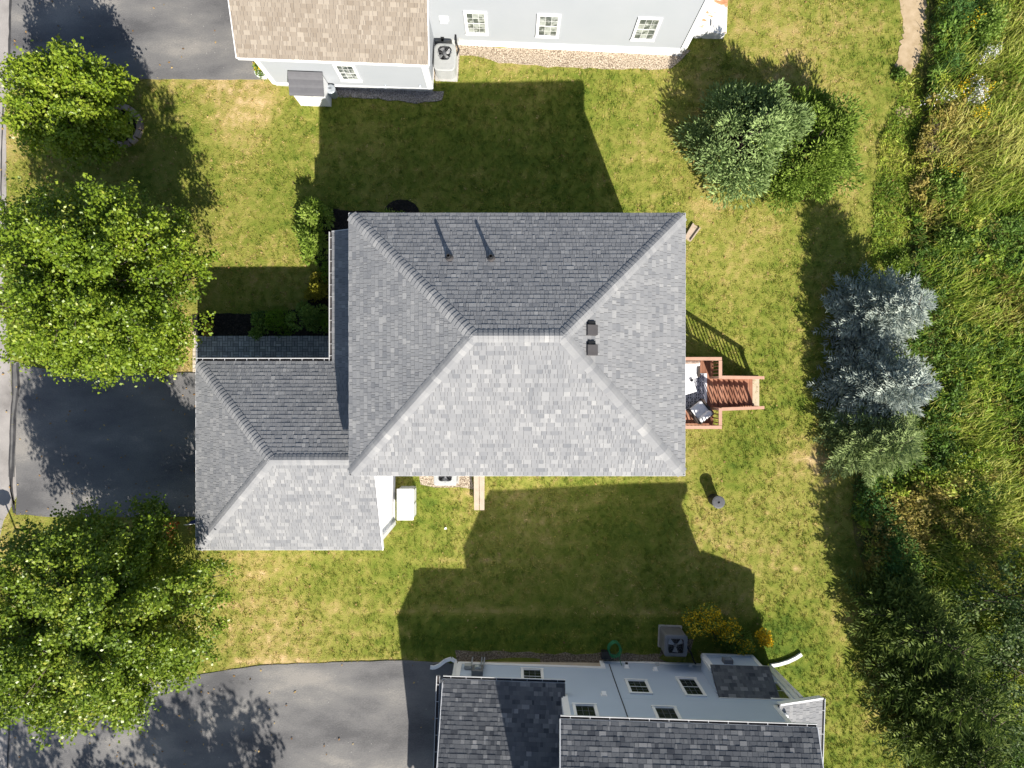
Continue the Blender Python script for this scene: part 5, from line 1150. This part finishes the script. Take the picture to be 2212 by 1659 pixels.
def shrub(name, base, rad, seed, m, label, n=900, leaf=.09, ratio=.5, cat="shrub", group=None, upright=.4, flowers=None, nf=0, fsize=.05, shell=.55, lumps=9):
    r = np.random.default_rng(seed); t = thing(name, base, label, cat, group); b = np.array(base); rad = np.array(rad, float)
    ld = rnd_dirs(r, lumps, -.1); lc = ld * r.uniform(.35, .75, (lumps, 1)); lr = r.uniform(.32, .55, lumps)
    k = r.integers(0, lumps, n); dd = rnd_dirs(r, n, -.4); rr = shell + (1 - shell) * r.random(n)
    q = lc[k] + dd * (lr[k] * rr)[:, None]; q[:, 2] = np.abs(q[:, 2])
    C = b + q * rad; A = dd * (1 - upright) + r.normal(0, .35, (n, 3)); A[:, 2] += upright; N = r.normal(0, .5, (n, 3)) + dd * .6; N[:, 2] += .7
    L = leaf * r.uniform(.7, 1.3, n); T = np.clip(.45 + r.normal(0, .12, lumps)[k] + r.normal(0, .15, n), 0, 1)
    np_obj("foliage", leaf_quads(C, A, N, L, L * ratio), quads(n), T, m, t)
    st_ = MB()
    for i in range(5): a = i * 1.26; st_.tube([b, b + np.array([math.cos(a) * .4, math.sin(a) * .4, .5]) * rad], [.02, .008], 5)
    st_.build("stem", M['bark'], t)
    if flowers is not None:
        idx = np.argsort(-(q[:, 2] + .25 * r.random(n)))[:nf * 2]; idx = r.choice(idx, nf); C2 = C[idx] + r.normal(0, .03, (nf, 3)) + [0, 0, .05]
        A2 = r.normal(0, .5, (nf, 3)); A2[:, 2] += .9; np_obj("blossom", leaf_quads(C2, A2, r.normal(0, 1, (nf, 3)) + [0, 0, .6], fsize * r.uniform(.7, 1.5, nf), fsize * .55 * np.ones(nf)), quads(nf), r.random(nf), flowers, t)
    return t

# street and yard maples
broadleaf("maple_tree", G(232, 280, .1), 3.5, 1.85, .4, 27000, 1, M['mapley'], "yellow-green maple in a stone ring beside the north driveway", leaf=.12, nb=150, tilt=(-.1, .0))
zt = 4.0; c0 = P(205, 615, zt); broadleaf("maple_tree", Vector((c0.x + .15, c0.y, 0)), 6.7, 2.85, 1.1, 98000, 2, M['maple'], "large bright green maple north of the west driveway", leaf=.105, nb=240)
c0 = P(232, 1316, zt); broadleaf("maple_tree", Vector((c0.x + .1, c0.y, 0)), 7.2, 3.05, 1.1, 115000, 3, M['mapled'], "large deep green maple south of the west driveway", leaf=.105, nb=260, red=(P(395, 1146, 3.2), .6), clear=(-11.5, -6.2))
# two street trees beyond the southern edge: only their shadows reach the picture
broadleaf("maple_tree", (-8.9, -23.0, 0), 8.2, 2.9, 2.0, 12000, 4, M['maple'], "maple south of the picture whose round shadow lies on the south driveway", leaf=.17, nb=70)
broadleaf("maple_tree", (-15.0, -22.9, 0), 8.0, 3.2, 2.0, 6000, 5, M['maple'], "maple south of the picture whose thin shadow lies by the street", leaf=.17, nb=46)

# conifers
def dome_pine(base, h, R, seed, m, label, n=5200, lumps=34, sp_len=.22, sp_w=.045):
    """old broad pine: a rounded mass of upright sprays carried on many limbs"""
    r = np.random.default_rng(seed); t = thing("pine_tree", base, label, "tree"); b = np.array(base); rad = np.array([R, R, h])
    ld = rnd_dirs(r, lumps, .02); lc = ld * r.uniform(.55, .80, (lumps, 1)); lr = r.uniform(.15, .33, lumps); k = r.integers(0, lumps, n)
    dd = rnd_dirs(r, n, -.35); q = lc[k] + dd * (lr[k] * r.uniform(.5, 1.05, n))[:, None]; m_ = n // 7
    q[:m_] = rnd_dirs(r, m_, .05) * r.uniform(.45, .75, (m_, 1)); q[:, 2] = np.abs(q[:, 2]) * .98 + .03
    C = b + q * rad; A = q / np.linalg.norm(q, axis=1, keepdims=True) * .45 + dd * .7 + r.normal(0, .4, (n, 3)); A[:, 2] += .2; A = unit(A)
    L = sp_len * r.uniform(.7, 1.25, n); T = np.clip(.42 + r.normal(0, .10, lumps)[k] + r.normal(0, .16, n) + .12 * (q[:, 2] - .5), 0, 1)
    N1 = r.normal(0, .5, (n, 3)); N1[:, 2] += 1; N2 = np.cross(A, N1); w = sp_w * r.uniform(.8, 1.3, n)
    np_obj("crown", np.concatenate([leaf_quads(C, A, N1, L, w, 0), leaf_quads(C, A, N2, L, w, 0)]), quads(2 * n), np.concatenate([T, T]), m, t)
    tr = MB(); tr.tube([b + [0, 0, -.1], b + [.05, .03, h * .45], b + [0, .05, h * .85]], [.14, .09, .02], 8)
    for i in range(lumps): tr.tube([b + [0, 0, h * (.1 + .6 * lc[i][2])], b + lc[i] * rad * .6 + [0, 0, h * .06], b + lc[i] * rad], [.035, .022, .008], 5)
    tr.build("trunk", M['bark'], t, smooth=True); return t
dome_pine(G(1580, 330), 4.3, 2.45, 11, M['pineA'], "silver-green pine, the left of the pair by the pale house", n=15000, lumps=44, sp_w=.055)
dome_pine(G(1716, 336), 2.9, 2.6, 12, M['pineB'], "broad green pine, the right of the pair by the pale house", n=16000, lumps=50, sp_len=.18, sp_w=.05)
conifer("spruce_tree", G(1852, 684), 3.9, 1.85, 13, M['spruceblue'], "blue spruce nearest the bramble, topmost of the three spruces", nwh=15, per=12, sp_len=.24, sp_w=.05, dens=1.3, power=.52, group=None)
conifer("spruce_tree", G(1852, 832), 3.9, 1.9, 14, M['spruceblue'], "blue spruce in the middle of the three spruces", nwh=15, per=12, sp_len=.24, sp_w=.05, dens=1.3, power=.48)
conifer("spruce_tree", G(1850, 942), 3.2, 1.9, 15, M['spruceolive'], "olive-green spruce, lowest of the three spruces", nwh=14, per=12, sp_len=.23, sp_w=.05, dens=1.3, power=.48)
conifer("pine_tree", G(1905, 1306), 5.0, 2.0, 16, M['pineC'], "dark olive pine at the lawn's edge, upper of the row", nwh=14, per=10, sp_len=.30, sp_w=.065, dens=1.15, power=.55, droop=.05)
conifer("pine_tree", G(1950, 1418), 5.2, 2.1, 17, M['pineC'], "dark olive pine at the lawn's edge, middle of the row", nwh=14, per=11, sp_len=.30, sp_w=.065, dens=1.15, power=.55, droop=.05)
conifer("pine_tree", G(1978, 1540), 4.6, 2.1, 18, M['pineC'], "dark olive pine at the lawn's edge, lowest of the row", nwh=13, per=11, sp_len=.30, sp_w=.065, dens=1.15, power=.55, droop=.05)
broadleaf("young_tree", G(2100, 1260), 4.2, 1.7, .5, 5200, 19, M['darkleaf'], "dark leafy young tree behind the upper olive pine", leaf=.11, nb=44, trunk_r=.06)
broadleaf("young_tree", G(2150, 1420), 4.0, 1.8, .4, 5200, 20, M['darkleaf'], "dark leafy young tree behind the lowest olive pine", leaf=.11, nb=44, trunk_r=.06)
broadleaf("young_tree", G(2060, 1590), 3.4, 1.6, .3, 4200, 21, M['darkleaf'], "leafy young tree in the bottom corner of the meadow", leaf=.11, nb=40, trunk_r=.06)

# foundation planting of the middle house
def S(u, v, z=0.0):
    p = P(u, v, z); p.z = .03; return p
shrub("laurel_shrub", S(672, 470, .7), (.85, .85, 1.35), 31, M['shrubl'], "pale glossy laurel shrub in the upper end of the front bed", n=2200, leaf=.16, ratio=.38, upright=.25)
shrub("laurel_shrub", S(680, 525, .7), (.72, .95, 1.2), 32, M['shrubl'], "pale glossy laurel shrub just below another, against the porch", n=2000, leaf=.16, ratio=.38, upright=.25)
shrub("rounded_shrub", S(702, 585, .5), (.5, .55, .9), 33, M['boxwood'], "small green rounded shrub between the laurels and the yellow shrub", n=1200, leaf=.06)
shrub("yellow_shrub", S(674, 620, .5), (.85, .7, 1.0), 34, M['shruby'], "yellow-leaved shrub against the porch", n=1700, leaf=.10)
shrub("rhododendron", S(662, 682, .6), (.9, .85, 1.1), 35, M['shrub'], "large dark rhododendron beside the clipped boxwood", n=2400, leaf=.10)
shrub("boxwood_ball", S(604, 697, .4), (.68, .64, .95), 36, M['boxwood'], "clipped round boxwood in the front bed", n=3200, leaf=.05, ratio=.6, shell=.85, lumps=26)
shrub("rhododendron", S(556, 698, .4), (.62, .62, .85), 37, M['shrub'], "loose dark rhododendron, the one nearest the driveway", n=1300, leaf=.11)
shrub("rounded_shrub", S(708, 694, .4), (.5, .5, .9), 38, M['boxwood'], "dark rounded shrub at the porch end of the front walk", n=1200, leaf=.06)
shrub("mum_plant", S(452, 711, .2), (.3, .3, .4), 39, M['shrub'], "low red-flowered plant alone in the dark mulch", n=420, leaf=.06, flowers=M['orange'], nf=260, fsize=.06, cat="plant")
shrub("mum_plant", G(342, 796), (.28, .28, .34), 40, M['shrub'], "low orange-flowered plant beside the driveway edge", n=420, leaf=.06, flowers=M['orange'], nf=300, fsize=.07, cat="plant")
shrub("laurel_shrub", S(846, 466, .4), (.5, .4, .7), 41, M['shrubl'], "small pale shrub in the round mulch bed by the north eave", n=700, leaf=.09)
shrub("potted_bush", PLANTER + Vector((0, 0, .3)), (.3, .34, .6), 42, M['shrub'], "bushy plant with yellow flowers in the white planter", n=600, leaf=.08, flowers=M['gold'], nf=90, fsize=.06, cat="plant")
shrub("goldenrod_bush", P(1545, 1365, .5) * 1.0 - Vector((0, 0, .9)), (1.15, 1.1, 1.3), 43, M['shrub'], "large yellow-flowered bush beside the dark condenser", n=4200, leaf=.10, ratio=.3, upright=.7, flowers=M['gold'], nf=1500, fsize=.095)
shrub("goldenrod_bush", P(1610, 1396, .5) - Vector((0, 0, .9)), (.75, .65, .9), 44, M['shrub'], "shaded yellow-flowered bush in front of the fireplace bump-out", n=1800, leaf=.10, ratio=.3, upright=.7, flowers=M['gold'], nf=200, fsize=.07)
shrub("goldenrod_clump", P(1664, 1382, .5) - Vector((0, 0, .95)), (.38, .55, 1.1), 45, M['shrub'], "sunlit clump of yellow flowers above the curved downspout", n=600, leaf=.10, ratio=.3, upright=.8, flowers=M['gold'], nf=800, fsize=.10)

# ------------------------------------------------------------------ the meadow
def scatter_in(pl, n, r, x0, x1, y0, y1):
    x = r.uniform(x0, x1, n); y = r.uniform(y0, y1, n); k = inside(x, y, pl); return x[k], y[k]
r = np.random.default_rng(77); MX0, MX1, MY0, MY1 = 12.5, 24.5, -17.5, 17.5
def reeds(n):
    x, y = scatter_in(MEADOW_W, n, r, MX0, MX1, MY0, MY1)
    e = np.clip((x - 15.8) / 2.5, 0, 1) * np.clip(2.0 * vnoise(x, y, .4) - .35, .05, 1.0) + .05; k = r.random(len(x)) < e; x, y = x[k], y[k]; n = len(x); z = gz(x, y)
    a = r.normal(.2, 1.2, n) + 3.4 * (vnoise(x, y, .8) - .5); h = r.uniform(.35, .95, n) * (.65 + .6 * vnoise(x, y, .35)); le = r.uniform(.15, .7, n) * h; w = r.uniform(.009, .02, n)
    d = np.stack([np.cos(a), np.sin(a), 0 * a], -1); s = np.stack([-d[:, 1], d[:, 0], 0 * a], -1) * w[:, None]; p0 = np.stack([x, y, z], -1)
    p1 = p0 + d * (le * .3)[:, None]; p1[:, 2] += h * .65; p2 = p0 + d * le[:, None]; p2[:, 2] += h * r.uniform(.65, 1.05, n)
    V = np.stack([p0 - s, p0 + s, p1 + s * .9, p1 - s * .9, p2 + s * .15, p2 - s * .15], 1).reshape(-1, 3); i = np.arange(n) * 6
    Fq = np.concatenate([np.stack([i, i + 1, i + 2, i + 3], -1), np.stack([i + 3, i + 2, i + 4, i + 5], -1)]); t = np.clip(.46 + .6 * (vnoise(x, y, .4) - .5) + .5 * (vnoise(x, y, 1.3) - .5) + r.normal(0, .22, n), 0, 1)
    tag(np_obj("tall_grass", V, Fq, np.concatenate([t, t]), M['reed']), "tall unmown meadow grass bending along the eastern side", "grass", kind="stuff")
reeds(150000)
def weeds(K, per):
    """rank growth in clumps: every clump has its own height, tint and leaf size"""
    x, y = scatter_in(MEADOW_W, K, r, MX0, MX1, MY0, MY1); K = len(x)
    hh = .12 + 1.25 * vnoise(x, y, .55) ** 1.5 * (.3 + vnoise(x, y, 1.4)) + r.uniform(0, .35, K); rad = r.uniform(.10, .30, K); tone = np.clip(.44 + .55 * (vnoise(x, y, .45) - .5) + r.normal(0, .22, K), .02, .98); lf = r.uniform(.05, .12, K) * (1 + .8 * (r.random(K) < .2)); rt = r.uniform(.25, .7, K)
    rep = lambda q: np.repeat(q, per); n = K * per; d = rnd_dirs(r, n, -.1); q = r.random(n) ** .4
    C = np.stack([rep(x) + d[:, 0] * rep(rad) * q, rep(y) + d[:, 1] * rep(rad) * q, gz(rep(x), rep(y)) + rep(hh) * (.45 + .55 * np.abs(d[:, 2]) * q)], -1)
    A = d * .7 + r.normal(0, .5, (n, 3)); N = r.normal(0, .4, (n, 3)) + d * .4; N[:, 2] += .9; L = rep(lf) * r.uniform(.7, 1.3, n)
    V = leaf_quads(C, A, N, L, L * rep(rt)).reshape(-1, 4, 3); tt = np.clip(rep(tone) + r.normal(0, .10, n), 0, 1)
    zone = vnoise(x, y, .38) * .65 + vnoise(x, y, 1.1) * .35 + r.normal(0, .05, K); zone = rep(zone)
    for nm, mk, k, lab in (("green_weeds", 'weedg', zone < .455, "fresh green weeds in the meadow"), ("meadow_weeds", 'weed', (zone >= .455) & (zone < .575), "yellow-green weeds of the meadow floor"), ("withered_weeds", 'weedb', zone >= .575, "withered brown weeds in the meadow")):
        m_ = int(k.sum()); tag(np_obj(nm, V[k].reshape(-1, 3), quads(m_), tt[k], M[mk]), lab, "weeds", kind="stuff")
weeds(12000, 26)
def rough_edge(n):
    """taller tufts along the ragged edge between lawn and meadow"""
    pl = [(G(u, v).x, G(u, v).y) for u, v in [(1925, 168), (1945, 200), (1900, 300), (1885, 420), (1880, 600), (1960, 600), (1975, 420), (1990, 300), (1990, 170)]]
    x, y = scatter_in(pl, n, r, 13, 17, 3, 16); k = r.random(len(x)) < .35 + .8 * vnoise(x, y, 1.1); x, y = x[k], y[k]; n = len(x); a = r.uniform(0, 6.28, n); h = r.uniform(.08, .35, n) * (.4 + vnoise(x, y, .9))
    C = np.stack([x, y, gz(x, y) + h * .5], -1); A = np.stack([np.cos(a), np.sin(a), r.uniform(.3, 1.2, n)], -1); N = r.normal(0, .6, (n, 3)); N[:, 2] += .6
    t = np.clip(.42 + .8 * (vnoise(x, y, .9) - .5) + r.normal(0, .15, n), 0, 1)
    tag(np_obj("rough_grass", leaf_quads(C, A, N, r.uniform(.10, .26, n), r.uniform(.015, .05, n)), quads(n), t, M['weed']), "rough weedy grass along the lawn's eastern edge", "grass", kind="stuff")
rough_edge(26000)
shr = [
 ("feathery_shrub", 2052, 45, (.9, 1.2, 1.3), 'asparagus', "feathery blue-green shrub beside the bare earth, at the top edge", 2600, .10, .22),
 ("leafy_bush", 2105, 70, (.9, 1.3, 1.3), 'bramble', "bright leafy bush behind the feathery shrub at the top edge", 2400, .12, .5),
 ("feathery_shrub", 2042, 150, (.7, .8, 1.0), 'asparagus', "feathery green shrub below the one at the top edge", 1700, .10, .22),
 ("bramble", 2035, 420, (1.1, 1.1, 1.1), 'bramble', "dense bramble with round leaves, the upper of two", 3000, .11, .75),
 ("bramble", 2050, 520, (1.2, 1.1, 1.0), 'bramble', "dense bramble with round leaves, the lower of two", 3000, .11, .75),
 ("leafy_bush", 1900, 1090, (1.2, 1.4, 1.2), 'asparagus', "fresh green bush below the olive spruce", 3600, .12, .4),
 ("leafy_bush", 1918, 1185, (1.1, 1.3, 1.2), 'asparagus', "shaded green bush above the row of olive pines", 3200, .12, .4),
 ("leafy_bush", 1985, 1080, (.8, .7, 1.0), 'weed', "yellowish bush to the right of the fresh green bush", 1700, .10, .5),
 ("leafy_bush", 2080, 1000, (.9, .8, 1.1), 'weed', "yellowish bush east of the olive spruce", 1700, .10, .5),
 ("leafy_bush", 1925, 570, (.6, .6, .7), 'shrubl', "pale tufted bush at the tip of the topmost blue spruce", 900, .12, .35),
 ("low_bush", 1938, 168, (.4, .35, .4), 'bramble', "little green bush at the lower end of the bare earth", 420, .11, .5),
]
for i, (nm, u, v, rad, mk, lab, n, lf, rt) in enumerate(shr): shrub(nm, G(u, v), rad, 60 + i, M[mk], lab, n=n, leaf=lf, ratio=rt, lumps=12)
fl = [(2075, 205, 'aster', "cluster of white asters above the other white clusters", 260), (2085, 225, 'aster', "dense white aster cluster beside the goldenrod", 420), (2012, 230, 'aster', "small white aster cluster by the dead stems", 160), (2100, 140, 'aster', "thin scatter of white asters high in the meadow", 200),
      (2060, 205, 'gold', "goldenrod clump left of the white asters", 200), (2098, 222, 'gold', "goldenrod clump right of the white asters", 220), (2082, 262, 'gold', "goldenrod clump below the white asters", 160), (2072, 70, 'gold', "goldenrod clump at the foot of the bright leafy bush", 160), (2030, 385, 'gold', "faint goldenrod clump above the bramble", 90)]
for i, (u, v, mk, lab, n) in enumerate(fl): shrub("aster_clump" if mk == 'aster' else "goldenrod_clump", G(u, v), (.5, .5, 1.35), 90 + i, M['weed'], lab, n=350, leaf=.09, ratio=.35, upright=.8, flowers=M[mk], nf=int(n * 1.6), fsize=.065, cat="flowers")
for i, (u, v, lab) in enumerate(((2010, 290, "tangle of dead brown stems above the bramble"), (1995, 330, "dead brown stems at the meadow's edge beside the bramble"), (2040, 1150, "dead brown stems right of the fresh green bush"))):
    shrub("dead_stems", G(u, v), (.5, .5, .6), 110 + i, M['dead'], lab, n=500, leaf=.28, ratio=.06, upright=.5, cat="plant")

GROUPS = {"maple_tree": "maples along the street", "pine_tree": "pines around the back lawn", "spruce_tree": "spruces at the meadow's edge", "young_tree": "young trees in the meadow", "laurel_shrub": "laurels beside the house", "rhododendron": "rhododendrons in the front bed", "rounded_shrub": "rounded shrubs by the porch",
          "mum_plant": "flowering plants by the front walk", "goldenrod_bush": "yellow-flowered bushes by the blue-grey house", "goldenrod_clump": "goldenrod clumps", "aster_clump": "white aster clumps", "bramble": "brambles in the meadow", "leafy_bush": "leafy bushes in the meadow", "feathery_shrub": "feathery shrubs at the meadow's top",
          "dead_stems": "dead stems in the meadow", "air_conditioner": "condensers beside the houses", "downspout": "downspouts of the blue-grey house", "house": "houses of the street", "refrigerant_line": "condenser pipes"}
for o in list(scene.objects):
    if o.parent is None and o.get("category") and o.name.split(".")[0] in GROUPS: o["group"] = GROUPS[o.name.split(".")[0]]
